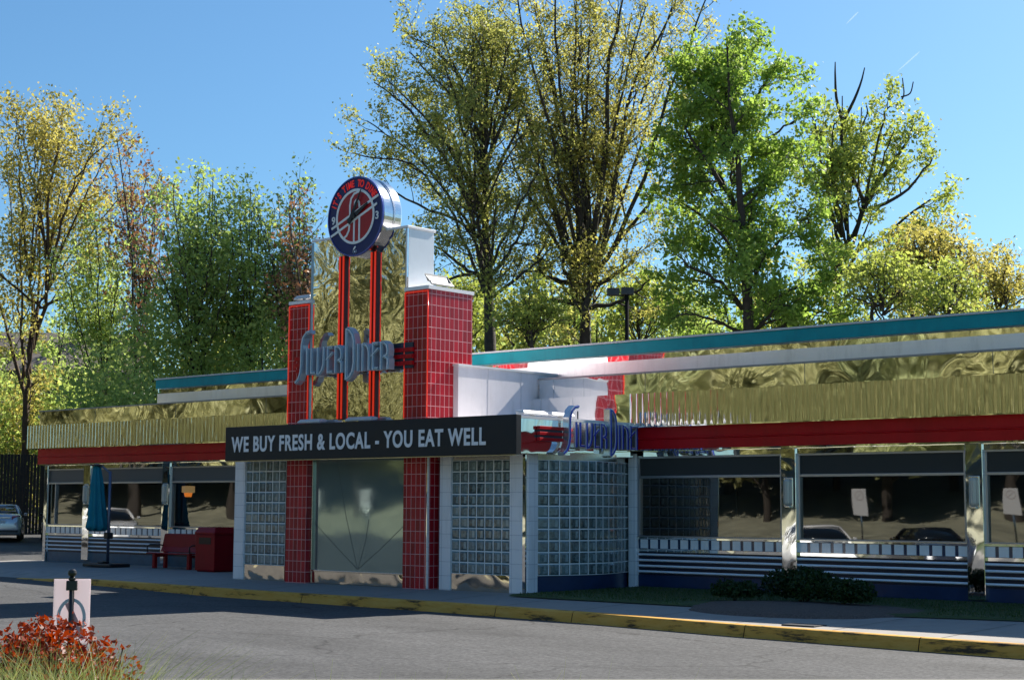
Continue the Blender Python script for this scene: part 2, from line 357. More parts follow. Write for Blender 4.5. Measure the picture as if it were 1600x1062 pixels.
def kerb_mat():
    m = mat('yellow_kerb', (.52, .28, .025), .75, spec=.2)
    nt = m.node_tree; N = nt.nodes; L = nt.links; b = N['Principled BSDF']; tc = N.new('ShaderNodeTexCoord')
    mp = N.new('ShaderNodeMapping'); mp.inputs['Scale'].default_value = (.8, 3, 5); L.new(tc.outputs['Object'], mp.inputs['Vector'])
    n = N.new('ShaderNodeTexNoise'); n.inputs['Scale'].default_value = 1.4; n.inputs['Detail'].default_value = 8; n.inputs['Roughness'].default_value = .72; L.new(mp.outputs[0], n.inputs['Vector'])
    r = N.new('ShaderNodeValToRGB'); e = r.color_ramp.elements; e[0].position = .37; e[0].color = (.07, .05, .03, 1); e[1].position = .46; e[1].color = (.60, .32, .06, 1)
    e2 = r.color_ramp.elements.new(.75); e2.color = (.70, .43, .12, 1)
    L.new(n.outputs['Fac'], r.inputs['Fac']); L.new(r.outputs['Color'], b.inputs['Base Color'])
    bp = N.new('ShaderNodeBump'); bp.inputs['Strength'].default_value = .4; bp.inputs['Distance'].default_value = .01; L.new(n.outputs['Fac'], bp.inputs['Height']); L.new(bp.outputs['Normal'], b.inputs['Normal'])
    return m
g = MB()
joints = [-16.2, -12.4, -8.2, -4.2, 1.6, 3.6, 7.65, 10.85, 14.4, 17.9]
for a, b_ in zip(joints[:-1], joints[1:]):
    rings = []
    for x in np.linspace(a + .008, b_ - .008, 7):
        y, h = kpt(x); lz = lot_z(x, 0); hh = max(h - lz, .005)
        rings.append([(x, y + .18, h - .05), (x, y + .18, h + .006), (x, y + .05, h + .006), (x, y + .02, h - .002), (x, y - .0, h - .12 * hh), (x, y - .05, lz - .005), (x, y + .0, lz - .1)])
    g.loft(rings, smooth=False)
tag(g.build('kerb', kerb_mat()), kind='structure')
jm = mat('joint_dark', (.07, .065, .06), .9)
g = MB()
for xj in np.arange(-15.5, 14, 1.9):
    y0_, h_ = kpt(xj); yb = -.05 if xj < .3 else -1.05
    g.add([(xj - .008, y0_ + .2, h_ + .004), (xj + .008, y0_ + .2, h_ + .004), (xj + .008, -.9, -.008), (xj - .008, -.9, -.008)], [(0, 1, 2, 3)])
tag(g.build('pavement_joints', jm, recalc=False), kind='structure')
# lawn strip and mulch bed in front of the right wing
def lawn_front(x): return np.interp(x, [.4, 1.3, 3.9, 6, 8.6, 10.6, 14, 18], [-.95, -1.0, -1.0, -1.0, -.95, -.4, .2, .4])
lx = list(np.linspace(.42, 18, 30))
g = MB(); g.loft([[(x, lawn_front(x), .004) for x in lx], [(x, lawn_front(x) + .12, .04) for x in lx], [(x, 3.56, .05) for x in lx]], smooth=False)
tag(g.build('lawn', grass_m, recalc=False), kind='structure')
g = MB(); cx, cy_ = 6.9, -.45
rings = []
for rr, zz in ((1.06, -.06), (.97, .02), (.8, .06), (.45, .09), (.02, .10)):
    rings.append([(cx + rr * 2.35 * math.cos(t) * (1 + .1 * math.sin(3 * t) + .04 * math.sin(11 * t + 9 * rr)), cy_ + rr * (1.5 if math.sin(t) < 0 else 1.9) * math.sin(t), zz) for t in np.linspace(0, 2 * math.pi, 28)[:-1]])
g.loft(rings, smooth=True, close=True, caps=False); tag(g.build('mulch_bed', soil, recalc=False), kind='structure')
rng = np.random.default_rng(3)
def blades(n, pos, h, wd, lean, m, name):
    a = rng.uniform(0, 2 * math.pi, n); H = h * rng.uniform(.5, 1.1, n); d = np.stack([np.cos(a), np.sin(a), 0 * a], 1); ln = lean * rng.uniform(.1, 1, n) * H
    b2 = rng.uniform(0, 2 * math.pi, n); l2 = np.stack([np.cos(b2), np.sin(b2), 0 * a], 1) * ln[:, None]; up = np.array([0, 0, 1.])
    Q = []
    k = 4; prev = None
    for i in range(k):
        t0 = i / k; t1 = (i + 1) / k; f = lambda t: pos + up * (H * (t - .25 * lean * t * t))[:, None] + l2 * (t * t); wv = lambda t: d * (wd * (1 - t ** 1.5) + .0004)
        Q.append(np.stack([f(t0) - wv(t0), f(t0) + wv(t0), f(t1) + wv(t1), f(t1) - wv(t1)], 1))
    V = np.stack(Q, 1).reshape(-1, 4, 3)
    return quads(name, V, m)
lawn_leaf = leaf_mat('lawn_blade', (.02, .05, .008), (.05, .10, .015), .3)
x = rng.uniform(.5, 12.5, 9000); y0 = np.array([lawn_front(q) for q in x]); y = y0 + .05 + (3.4 - y0) * rng.uniform(0, 1, 9000)
keep = ((x - cx) / 2.4) ** 2 + ((y - cy_) / 1.8) ** 2 > 1
tag(blades(keep.sum(), np.stack([x, y, 0 * x + .03], 1)[keep], .07, .006, .5, lawn_leaf, 'grass'), kind='stuff')
cov = tag(MB().box(8.15, 8.75, -3.1, -2.7, -.085, -.05).build('utility_cover', mat('cast_iron', (.03, .03, .035), .6, .4, var=.3, vscale=20), bevel=.004), 'dark iron utility cover set into the pavement by the yellow kerb', 'utility cover')
# ------------------------------------------------------------------ the diner
D = thing('diner_building', 'long polished steel roadside diner with teal roof edge, red fascia and red tiled entrance tower', 'building')
YW, YR, YF, YP, YT = 3.55, 3.25, 3.08, 3.30, 4.05
XL, XR = -23.48, 12.9
YB = 13.0
EX0, EX1 = -9.4, .2            # entrance block between the wings
def part(mb, name, m, bevel=0., parent=None): return mb.build(name, m, parent or D, bevel)
# inside
part(MB().box(XL + .1, XR, YW + .1, YB, -.02, .03), 'floor', mat('floor_tile', (.30, .29, .28), .3))
part(MB().box(XL, XR, YB - .2, YB, 0, 4.6).box(XL, XL + .12, YW + .0, YB - .2, 0, 4.6).box(XR - .12, XR, YW, YB - .2, 0, 4.6), 'outer_wall', boxwhite)
part(MB().box(XL + .12, XR - .12, YW + .25, YB - .2, 2.95, 3.02), 'ceiling', dark)
part(MB().box(-8.9, -.3, YW - .1, YW + .1, .03, 2.9).box(XL + .2, XR - .2, 9.0, 9.1, .03, 2.95), 'inner_wall', dark)
part(MB().box(.7, 2.7, YW + .35, YW + .42, .9, 2.6), 'room_divider', mat('divider', (.012, .02, .028), .5))
part(MB().box(XL - .3, XR + .2, YP + .02, YB + .1, 4.58, 4.66), 'roof', mat('roof_felt', (.35, .34, .33), .9))
# wings
spans = [(XL + .06, -21.32), (-20.96, -17.24), (-16.88, -13.15), (-12.79, -9.2), (.33, 4.11), (4.47, 8.22), (8.58, 12.32)]
pil = [(-21.32, -20.96), (-17.24, -16.88), (-13.15, -12.79), (4.11, 4.47), (8.22, 8.58), (12.32, 12.68)]
wings = [(XL, EX0 + .1), (.33, XR)]
for x0, x1 in wings:
    left = x0 < -10
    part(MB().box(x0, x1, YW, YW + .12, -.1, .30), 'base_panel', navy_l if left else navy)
    g = MB(); g.box(x0, x1, YW + .02, YW + .12, .30, .82); part(g, 'siding_back', groove)
    g = MB()
    for k in range(4):
        zc = .755 - k * .125
        th = np.linspace(R(-75), R(75), 8); ring = [[(xx, YW + .02 - .040 * math.cos(t), zc + .027 * math.sin(t)) for t in th] for xx in (x0, x1)]
        g.loft(ring, smooth=True)
    part(g, 'steel_rib', mat('rib_white', (.86, .89, .96), .3, .0))
    for q in ((.82, .885), (1.10, 1.135)): part(MB().box(x0, x1, YW - .015, YW + .12, *q), 'ledge_strip', steel)
    part(MB().box(x0, x1, YW + .01, YW + .12, .885, 1.10), 'tile_band_back', mat('blue_glaze', (.012, .035, .09), .12, coat=.4))
    g = MB(); xx = x0 + .06
    while xx < x1 - .2:
        g.box(xx, xx + .2, YW - .004, YW + .01, .893, 1.092); xx += .272
    part(g, 'tile_band', mat('white_glaze', (.85, .88, .9), .12, var=.05, coat=.4))
    # bands above the windows
    part(MB().box(x0 - (.1 if left else 0), x1, YW - .05, YW + .14, 2.93, 3.10), 'soffit_band', steel)
    part(MB().box(x0 - (.12 if left else 0), x1, YR + .03, YW + .3, 3.045, 3.10), 'soffit', steel)
    g = MB(); xa = x0 - (.14 if left else 0)
    prof = [(YR + .02, 3.08), (YR, 3.085), (YR, 3.285), (YR - .025, 3.30), (YR - .025, 3.315), (YR, 3.33), (YR, 3.57)]
    g.loft([[(xx, y, z) for y, z in prof] for xx in (xa, x1)], smooth=False)
    if left: g.box(xa, xa + .01, YR, YB, 3.08, 3.57)
    part(g, 'red_fascia', red_en)
    fa = xa - (.38 if left else -.12); nfl = int(round((x1 - fa) / .165)); wd = (x1 - fa) / nfl; g = MB(); pr = []
    for k in range(nfl):
        for t in (0, .12, .3, .5, .7, .88): pr.append((fa + (k + t) * wd, YF - .011 * math.sin(math.pi * t) ** .9))
    pr.append((x1, YF))
    g.loft([[(a, b_, 3.585) for a, b_ in pr], [(a, b_, 4.315) for a, b_ in pr]], smooth=True)
    if left:
        ps = [(fa + .045 * math.sin(math.pi * t) * -1, YF + (k + t) * .165) for k in range(50) for t in (0, .2, .5, .8)]
        g.loft([[(a, b_, 3.57) for a, b_ in ps], [(a, b_, 4.33) for a, b_ in ps]], smooth=True)
    part(g, 'fluted_fascia', steel_flute)
    if not left: part(MB().box(-2.44, fa, YF - .004, YF + .03, 3.585, 4.315), 'flat_fascia', steel)
    for q in ((YR + .2, 3.56, 3.585), (YP + .1, 4.315, 4.335)): part(MB().box(fa, x1, YF + .0, *q), 'fascia_return', steel)
    ua = x0 - (.18 if left else 2.72)
    g = MB(); g.box(ua, x1, YP, YP + .08, 4.33, 4.775)
    if left: g.box(ua, ua + .08, YP + .08, YB, 4.33, 4.775)
    part(g, 'parapet_panel', steel)
    part(MB().box(ua - .02, x1, YP - .03, YP + .12, 4.777, 4.815), 'parapet_cap', mat('grey_coping', (.30, .31, .33), .4, .6))
    xx = ua + 3.1
    while xx < x1: part(MB().box(xx, xx + .012, YP - .004, YP, 4.335, 4.775), 'panel_seam', mat('seam', (.15, .15, .14), .4, .8)); xx += 4.1
CX0, CX1 = -18.4, XR
part(MB().box(CX0, CX1, YT + .25, YB - 1, 4.6, 5.60), 'clerestory_wall', boxwhite)
part(MB().box(CX0, CX1, YT, YT + .25, 4.885, 5.18), 'white_band', satin)
part(MB().box(CX0 + .02, CX1, YT + .12, YT + .25, 5.18, 5.33), 'mirror_strip', steel)
part(MB().box(CX0 - .01, CX1, YT + .06, YT + .25, 4.67, 4.885), 'lower_white_band', satin)
part(MB().box(CX0 - .03, CX1, YT - .05, YB - .9, 5.33, 5.60), 'teal_fascia', teal, .01)
part(MB().box(CX0 - .05, CX1, YT - .08, YB - .87, 5.602, 5.645), 'roof_edge_cap', mat('pale_coping', (.60, .60, .60), .4))
for x0, x1 in pil:
    p = part(MB().box(x0, x1, YW - .09, YW + .13, .08, 3.05), 'pilaster', steel, .012)
part(MB().box(XL - .06, XL + .10, YW - .07, YW + .2, -.08, 3.05), 'corner_post', steel, .012)
for x0, x1 in spans:
    f = MB(); fy0, fy1 = YW - .03, YW + .1
    f.box(x0, x1, fy0, fy1, 1.135, 1.175).box(x0, x1, fy0, fy1, 2.445, 2.50).box(x0, x1, fy0, fy1, 2.885, 2.93)
    f.box(x0, x0 + .06, fy0, fy1, 1.175, 2.445).box(x1 - .06, x1, fy0, fy1, 1.175, 2.445).box(x0, x0 + .06, fy0, fy1, 2.5, 2.885).box(x1 - .06, x1, fy0, fy1, 2.5, 2.885)
    if x0 == XL + .06: f.box(-22.98, -22.93, fy0, fy1, 1.175, 2.445)
    win = part(f, 'window', alu, .004)
    MB().add([(x0 + .06, YW + .03, 1.175), (x1 - .06, YW + .03, 1.175), (x1 - .06, YW + .03, 2.445), (x0 + .06, YW + .03, 2.445)], [(0, 1, 2, 3)]).build('pane', glass, win, recalc=False)
    h = MB()
    for k in range(9): z = 2.5 + k * .0428; h.add([(x0 + .06, YW + .025, z), (x1 - .06, YW + .025, z), (x1 - .06, YW + .008, z + .043), (x0 + .06, YW + .008, z + .043)], [(0, 1, 2, 3)])
    h.build('louvre_panel', mat('louvre_pale', (.16, .165, .16), .4) if x0 < -9 else header, win, recalc=False)
    MB().box(x0, x1, YW - .06, YW + .02, 1.137, 1.15).build('sill', trim, win)
# booths and pendant shades seen through the glass belong to the room
for xx in (-22.3, -20, -18, -15.8, -14.2, 3.4, 5.6, 7.2, 8.9): part(MB().box(xx, xx + .16, YW + .5, YW + 1.9, .03, 1.25), 'booth_back', wood, .04)
# entrance block
def block_panel(P0, u, nu, nv, size, nrm, name='glass_block_wall', curve=None):
    """P0 lower corner, u horizontal unit, nrm outward; blocks as bevelled pillows with a white mortar grid"""
    P0, u, nrm = [np.array(a, float) for a in (P0, u, nrm)]; up = np.array([0, 0, 1.])
    def pos(s, z, d):
        off = curve(s) if curve else 0
        return P0 + u * s + up * z + nrm * (d + off)
    g = MB(); gm = MB(); e = .012
    for i in range(nu):
        for j in range(nv):
            s0, s1, z0, z1 = i * size + e, (i + 1) * size - e, j * size + e, (j + 1) * size - e
            q = .035
            V = [pos(s0, z0, 0), pos(s1, z0, 0), pos(s1, z1, 0), pos(s0, z1, 0), pos(s0 + q, z0 + q, .012), pos(s1 - q, z0 + q, .012), pos(s1 - q, z1 - q, .012), pos(s0 + q, z1 - q, .012)]
            g.add(V, [(0, 1, 5, 4), (1, 2, 6, 5), (2, 3, 7, 6), (3, 0, 4, 7), (4, 5, 6, 7)])
            g.add([pos(s0 + (s1 - s0) * .50, z0 + q, .016), pos(s1 - q, z0 + q, .013), pos(s1 - q, z1 - q, .013), pos(s0 + (s1 - s0) * .55, z1 - q, .016)], [(0, 1, 2, 3)])  # lighter right half: refracted light put into the block colour
    W = nu * size; Hh = nv * size
    for i in range(nu + 1):
        s = i * size; a, b_ = max(s - e, 0), min(s + e, W)
        gm.add([pos(a, 0, .002), pos(b_, 0, .002), pos(b_, Hh, .002), pos(a, Hh, .002)], [(0, 1, 2, 3)])
    for j in range(nv + 1):
        z = j * size; a, b_ = max(z - e, 0), min(z + e, Hh)
        for i in range(nu): gm.add([pos(i * size + e, a, .002), pos((i + 1) * size - e, a, .002), pos((i + 1) * size - e, b_, .002), pos(i * size + e, b_, .002)], [(0, 1, 2, 3)])
    bk = MB()
    for i in range(nu): bk.add([pos(i * size, 0, -.03), pos((i + 1) * size, 0, -.03), pos((i + 1) * size, Hh, -.03), pos(i * size, Hh, -.03)], [(0, 1, 2, 3)])
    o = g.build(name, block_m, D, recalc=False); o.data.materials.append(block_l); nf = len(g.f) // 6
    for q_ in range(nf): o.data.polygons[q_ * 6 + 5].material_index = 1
    gm.build('mortar_grid', mortar, o, recalc=False); bk.build('backing', groove, o, recalc=False)
    return o
sz = .25
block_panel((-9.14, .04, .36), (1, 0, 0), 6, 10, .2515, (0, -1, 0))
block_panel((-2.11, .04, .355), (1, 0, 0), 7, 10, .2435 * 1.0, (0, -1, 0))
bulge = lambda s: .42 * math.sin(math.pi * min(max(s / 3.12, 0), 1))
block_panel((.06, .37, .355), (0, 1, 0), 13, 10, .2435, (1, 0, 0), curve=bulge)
for a, b_, y0, y1 in ((-9.53, -9.145, 0, .4), (-2.45, -2.115, 0, .4), (-.402, -.028, 0, .3)):
    part(MB().box(a, b_, y0, y1, -.02, 2.92), 'white_tile_post', white_tile, .006)
part(MB().box(-.02, .075, .06, .365, -.02, 2.92), 'white_tile_post', white_tile, .004)
part(MB().box(.11, .32, 3.47, 3.72, -.02, 3.0), 'white_tile_post', white_tile, .006)
part(MB().box(-.03, .045, -.006, .06, -.02, 2.92), 'corner_trim', steel)
for q in ((-9.145, -7.28), (-2.6, -.402)): part(MB().box(*q, .05, .25, 2.80, 2.95), 'lintel', trim)
for q in ((-9.14, -7.63), (-2.11, -.404)): part(MB().box(*q, .03, .2, -.02, .353), 'kick_panel', mirror_mat('kick_steel', (.86, .78, .66), .06, 1.2, .03))
g = MB(); ss = np.linspace(0, 3.16, 14); g.loft([[(.03 + bulge(s), .37 + s, z) for s in ss] for z in (-.05, .35)], smooth=True); part(g, 'base_panel', navy)
g = MB(); g.loft([[(.05 + bulge(s), .37 + s, z) for s in ss] for z in (2.79, 2.95)], smooth=True); part(g, 'lintel', trim)
# red tiled pillars
RX = [(-7.28, -6.56), (-3.33, -2.60)]
for a, b_ in RX:
    p = part(MB().box(a, b_, -.25, 1.18, -.02, 6.60), 'red_tile_pillar', red_tile, .006)
    MB().box(a - .02, b_ + .02, -.28, 1.21, 6.602, 6.68).build('pillar_cap', whitep, p)
    t = MB()
    for xx in (a + .005, b_ - .005): t.tube([(xx, -.275, 3.75), (xx, -.275, 6.56)], .014, 8)
    t.tube([(a, -.275, 6.56), (b_, -.275, 6.56)], .014, 8); t.build('neon_edge', red_neon, p)
part(MB().box(-2.60, -2.585, -.26, -.19, 0, 2.9), 'corner_trim', steel)
# mirrored entrance panel between the pillars
d = part(MB().box(-6.56, -6.50, -.12, .1, .0, 2.95).box(-3.42, -3.33, -.12, .1, .0, 2.95).box(-6.50, -3.42, -.12, .1, .27, .31).box(-6.50, -3.42, -.12, .1, 2.87, 2.95), 'entrance_panel', trim, .006)
pm = mirror_mat('tinted_mirror', (.27, .35, .33), .04, .5, .004); pm.node_tree.nodes['Principled BSDF'].inputs['Metallic'].default_value = .55
MB().box(-6.50, -3.42, -.06, .08, .31, 2.87).build('mirror_glass', pm, d)
for q in ([(-4.98, .36), (-5.4, 1.6), (-5.72, 2.85)], [(-4.98, .36), (-5.7, .85), (-6.48, 1.4)], [(-4.96, .36), (-4.72, 1.0), (-4.62, 1.5)], [(-4.96, .36), (-4.2, .85), (-3.44, 1.4)]):
    MB().ribbon(q, .013, .0603, .0625, ((0, 0, 0), (1, 0, 0), (0, 0, 1), (0, -1, 0))).build('fan_line', mat('fan_line_dark', (.06, .085, .08), .4), d)  # thin dark lines fanning out from the bottom centre of the panel
MB().box(-6.50, -3.42, -.10, .08, .0, .27).build('kick_plate', MATS['kick_steel'], d)
# tower
part(MB().box(-6.545, -3.345, -.16, .66, 3.7, 8.06), 'tower_core', boxwhite, .01)
part(MB().box(-6.555, -3.345, -.20, -.163, 3.72, 8.06), 'tower_mirror', steel_tower)
part(MB().box(-6.58, -3.32, -.22, .70, 8.062, 8.12), 'tower_cap', whitep, .008)
for q in ((-6.565, -6.545), (-3.37, -3.345)): part(MB().box(*q, -.235, -.2, 3.75, 8.05), 'edge_trim', alu)
# roof box to the right of the pillar
part(MB().box(-7.4, -2.72, 1.19, 4.0, 3.6, 4.93).box(-2.62, -2.595, .565, 1.19, 3.6, 4.93).box(-2.595, -2.45, .565, 4.0, 3.6, 4.93), 'roof_box', stucco)
for y_ in (1.55, 2.7): part(MB().box(-2.451, -2.446, y_, y_ + .012, 3.7, 4.93), 'panel_joint', mat('joint_grey', (.45, .44, .46), .7))
part(MB().box(-2.64, -2.42, .535, 4.02, 4.932, 4.975), 'roof_box_cap', mat('white_coping', (.78, .78, .78), .4))
# canopy behind the sign board
part(MB().box(-9.05, .30, -.52, 3.3, 3.45, 3.62), 'canopy', whitep)
part(MB().box(-9.04, .28, -.50, -.46, 3.0, 3.45), 'canopy_front', black)
part(MB().box(.30, .335, -.52, 3.25, 2.90, 3.62), 'canopy_side_panel', steel)
part(MB().box(.26, .36, -.53, 3.25, 3.622, 3.68), 'canopy_cap', mat('white_coping', (.78, .78, .78), .4))
part(MB().box(-9.05, .30, -.50, 3.4, 2.905, 2.945), 'canopy_soffit', trim)
part(MB().box(-9.08, -9.05, -.52, 3.25, 2.90, 3.68), 'canopy_side_panel', steel)

# ------------------------------------------------------------------ signs on the building
FRONT = lambda x, y, z: ((x, y, z), (1, 0, 0), (0, 0, 1), (0, -1, 0))
SIDE = lambda x, y, z: ((x, y, z), (0, 1, 0), (0, 0, 1), (1, 0, 0))
sb = thing('sign_board', 'long black slogan board with pale capital lettering above the glass block entrance', 'sign', (-4.35, -.7, 2.87))
o = MB().box(-9.06, .39, -.70, -.54, 2.87, 3.69).build('board', black, sb, .006); o.location = (4.35, .7, -2.87)
o = MB().box(-9.04, .37, -.695, -.56, 2.845, 2.867).build('bottom_rail', trim, sb); o.location = (4.35, .7, -2.87)
wtxt = text('lettering', 'WE BUY FRESH & LOCAL - YOU EAT WELL', .52, .01, FRONT(0, 0, 0), letter_w, sb, xs=1, bold=.015, space=1.13)
bb = [Vector(c) for c in wtxt.bound_box]; wx = max(c.x for c in bb) - min(c.x for c in bb)
x0t, x1t = -8.80, -.43
sx = (x1t - x0t) / wx; hz = max(c.z for c in bb); sz_ = .365 / .52 / .727 * 1.0
wtxt.scale = (sx, 1, sz_); wtxt.location = (x0t + 4.35, -.008, 3.09 - 2.87)

can = mat('letter_can', (.50, .60, .70), .3, .3)
face_b = mat('letter_face', (.22, .36, .47), .35, coat=.1)
tube_w = mat('unlit_tube', (.85, .9, .95), .15)
can_s = mat('letter_can_silver', (.72, .72, .74), .25, .85)
face_bl = mat('letter_face_blue', (.55, .56, .70), .3, coat=.1)
tube_b = mat('blue_tube', (.02, .05, .42), .2)
def letters(root, fr, base, top, gl, mcan, mface, mtube, depth, tw=.16):
    o, ux, uy, n = [np.array(a, float) for a in fr]; H = top - base
    for nm, x0, x1, strokes, sw in gl:
        W = x1 - x0; f = (o + ux * x0 + uy * base, ux, uy, n)
        g = MB(); gf = MB(); gt = MB()
        for k, s in enumerate(strokes):
            P = [(a * W, b_ * H) for a, b_ in s]
            g.ribbon(P, sw, .0 + .0007 * k, depth + .0009 * k, f)
            gf.ribbon(P, sw * .72, depth - .01, depth + .006 + .0009 * k, f)
            gt.ribbon(P, sw * tw, depth + .006, depth + .024 + .0009 * k, f)
        L_ = g.build('letter', mcan, root); gf.build('letter_face', mface, L_); gt.build('neon_line', mtube, L_)
arc = lambda cx, cy, rx, ry, a0, a1, n=7: [(cx + rx * math.cos(R(t)), cy + ry * math.sin(R(t))) for t in np.linspace(a0, a1, n)]
def glyphs(X):
    """X: list of (x0, x1) for S I L V E R D I N E R; strokes in unit boxes, S and D overshoot"""
    k = .5
    G = dict(
        S=[[(1., 1.62), (.72, 1.58), (.48, 1.42), (.36, 1.15), (.34, .8), (.34, .35), (.28, .1), (.12, -.14), (-.12, -.27)]],
        I=[[(k, 0), (k, 1)]],
        L=[[(.25, 1), (.25, .04)], [(.25, .06), (1., .06)]],
        V=[[(.18, 1), (.18, .0), (.42, .02), (.66, .14), (.8, .34), (.84, 1)]],
        E=[[(.24, 1.), (.24, 0)], [(.24, .95), (.95, .95)], [(.02, .50), (.98, .76)], [(.24, .05), (1., .05)]],
        R=[[(.2, 0), (.2, 1.)], [(.2, .95), (.5, .96), (.74, .86), (.82, .68), (.78, .52), (.42, .44)], [(.6, .47), (.84, .36), (.84, 0)]],
        D=[[(.16, -.28), (.16, 1.6)], [(.16, 1.58), (.42, 1.52), (.66, 1.36), (.78, 1.12), (.80, .3), (.7, .02), (.48, -.16), (.16, -.27)]],
        N=[[(.18, 0), (.18, 1.)], [(.18, .95), (.5, .94), (.74, .82), (.82, .62), (.82, 0)]])
    return [(c, a, b_, G[c], sw) for c, (a, b_), sw in zip('SILVERDINER', X, SWS)]
SWS = [.085, .085, .085, .085, .075, .08, .1, .085, .085, .075, .085]
XT = [(-6.62, -6.18), (-6.33, -6.20), (-6.16, -5.96), (-5.95, -5.63), (-5.60, -5.37), (-5.35, -5.02), (-4.98, -4.58), (-4.60, -4.45), (-4.43, -4.11), (-4.09, -3.86), (-3.84, -3.50)]
XT = [(a, b_) for a, b_ in XT]
LS = thing('letter_sign', 'grey blue tall narrow channel letters on the mirrored tower front', 'sign', (-5.1, -.5, 4.7))
sub = Vector((-5.1, -.5, 4.7))
LSr = bpy.data.objects.new('letter_bar', None)
bpy.data.objects.remove(LSr)
def rel(o, v):
    o.location = -Vector(v); return o
letters(LS, FRONT(0, -.40, 0), 4.84, 5.47, glyphs(XT), can, face_b, tube_w, .17)
for k in range(3):
    MB().box(-7.0 if k else -6.95, -3.02, -.33, -.26, 4.93 + k * .15, 5.02 + k * .15).build('red_bar', red_en, LS, .008)
MB().box(-6.5, -3.05, -.285, -.235, 4.86, 5.44).build('backing_rail', mat('rail_dark', (.03, .045, .07), .4, .3), LS)
for c in kids(LS): c.location = -sub
sy = (3.42 - .78) / (3.50 + 6.62)
XS = []
yk = [(-6.62, .68), (-6.2, 1.12), (-5.3, 1.75), (-4.98, 2.2), (-4.58, 2.5), (-3.5, 3.42)]
fx = lambda q: float(np.interp(q, [a for a, _ in yk], [b_ for _, b_ in yk]))
XS = [(fx(a), fx(b_)) for a, b_ in XT]
XS[1] = (.99, 1.10); XS[2] = (1.13, 1.33); XS[3] = (1.36, 1.62); XS[4] = (1.64, 1.83); XS[5] = (1.86, 2.12)
SWS = [.085] * 11; SWS[4] = SWS[9] = .07
LS2 = thing('letter_sign', 'silver and blue channel letters on the shiny side of the entrance canopy', 'sign', (.4, 1.9, 2.95))
letters(LS2, SIDE(.40, 0, 0), 3.06, 3.60, glyphs(XS), can_s, face_bl, tube_b, .16, .32)
for k in range(3): MB().box(.345, .43, .0, .78, 3.17 + k * .12, 3.24 + k * .12).build('red_bar', red_en, LS2, .008)
for k in range(2): MB().box(.345, .41, .02, .76, 3.242 + k * .12, 3.288 + k * .12).build('dark_bar', groove, LS2)
for y_ in (1.16, 1.42): MB().box(.29, .31, y_ - .012, y_ + .012, 3.64, 3.86).build('bracket', groove, LS2)
for c in kids(LS2): c.location = (-.4, -1.9, -2.95)

# clock
CKX, CKZ, CR = -4.86, 8.47, .925
CK = thing('clock', 'big round clock with navy rim, red centre and steel drum on top of the tower', 'clock', (CKX, 0, CKZ))
yf = -.40
MB().lathe([(CR, yf), (CR + .012, yf + .03), (CR + .012, yf + .22), (CR - .03, yf + .235), (CR - .03, yf + .36), (CR + .012, yf + .375), (CR + .012, yf + .56), (CR, yf + .59)], n=72, axis='y').build('drum', drum_m, CK)
CK.children
blue = mat('clock_blue', (.006, .014, .11), .4, coat=.0, var=.15)
MB().lathe([(CR - .015, yf - .006), (.0001, yf - .006)], n=72, axis='y').build('face', blue, CK)
MB().lathe([(CR - .01, yf + .60), (.0001, yf + .60)], n=72, axis='y').build('rear_face', mat('rear_blue', (.02, .05, .5), .3, emit=(.02, .05, .8), estr=.3), CK)
MB().lathe([(CR + .002, yf - .03), (CR + .014, yf - .02), (CR + .014, yf + .01), (CR - .02, yf + .0), (CR - .02, yf - .03), (CR + .002, yf - .03)], n=72, axis='y', caps=False).build('rim', mat('rim_blue', (.10, .13, .42), .25, .4), CK)
MB().lathe([(.60, yf - .012), (.0001, yf - .012)], n=64, axis='y').build('red_disc', mat('clock_red', (.42, .006, .012), .35, var=.1), CK)
wh = mat('clock_white', (.9, .9, .9), .4)
F0 = ((0, 0, 0), (1, 0, 0), (0, 0, 1), (0, -1, 0))
e = MB(); a0 = -yf
ring = arc(0, 0, .62, .62, 0, 360, 49); e.ribbon(ring, .06, a0 + .012, a0 + .022, F0)
sc = CR
for i, s in enumerate(([(-.86, -.235), (.84, .445)], [(-.90, -.44), (.79, .236)])): e.ribbon([(p[0] * sc, p[1] * sc) for p in s], .055, a0 + .013, a0 + .027 + .001 * i, F0)
for i, s in enumerate(([(.14, .62), (-.04, .58), (-.15, .47), (-.19, .3), (-.19, .06)], [(-.20, -.2), (-.22, -.34), (-.30, -.46), (-.43, -.53)], [(-.03, -.08), (-.03, -.66)], [(.16, -.0), (.16, -.63)], [(-.03, .20), (-.01, .36), (.05, .42)], [(.07, .41), (.14, .34), (.16, .22)])):
    e.ribbon([(p[0] * sc, p[1] * sc) for p in s], .05, a0 + .013, a0 + .0235 + .0006 * i, F0)
e.build('emblem', wh, CK)
for s, px, pz in (('9', -.80, -.02), ('3', .79, -.05), ('6', -.0, -.85)):
    text('numeral', s, .25, .012, FRONT(px * CR, yf - .014, pz * CR - .09), wh, CK, bold=.006, align='CENTER')
mot = "IT'S TIME TO DINE"; tm = mat('motto_red', (.80, .02, .02), .4, emit=(1, .04, .03), estr=.05)  # faint glow added so the motto letters look less dim
mroot = None
for i, ch in enumerate(mot):
    if ch == ' ': continue
    th = R(158 - i * (158 - 35) / (len(mot) - 1)); rr = .70
    c, s_ = math.cos(th), math.sin(th)
    fr = ((rr * c, yf - .016, rr * s_), (s_, 0, -c), (c, 0, s_), (0, -1, 0))
    t_ = text('motto_letter', ch, .23, .012, fr, tm, CK, xs=.72, bold=.008, align='CENTER')
hk = mat('clock_hand', (.006, .006, .008), .3)
def hand(nm, p0, p1, ws, d0):
    MB().ribbon([p0, ((p0[0] + p1[0]) / 2, (p0[1] + p1[1]) / 2), p1], ws, a0 + d0, a0 + d0 + .012, F0).build(nm, hk, CK)
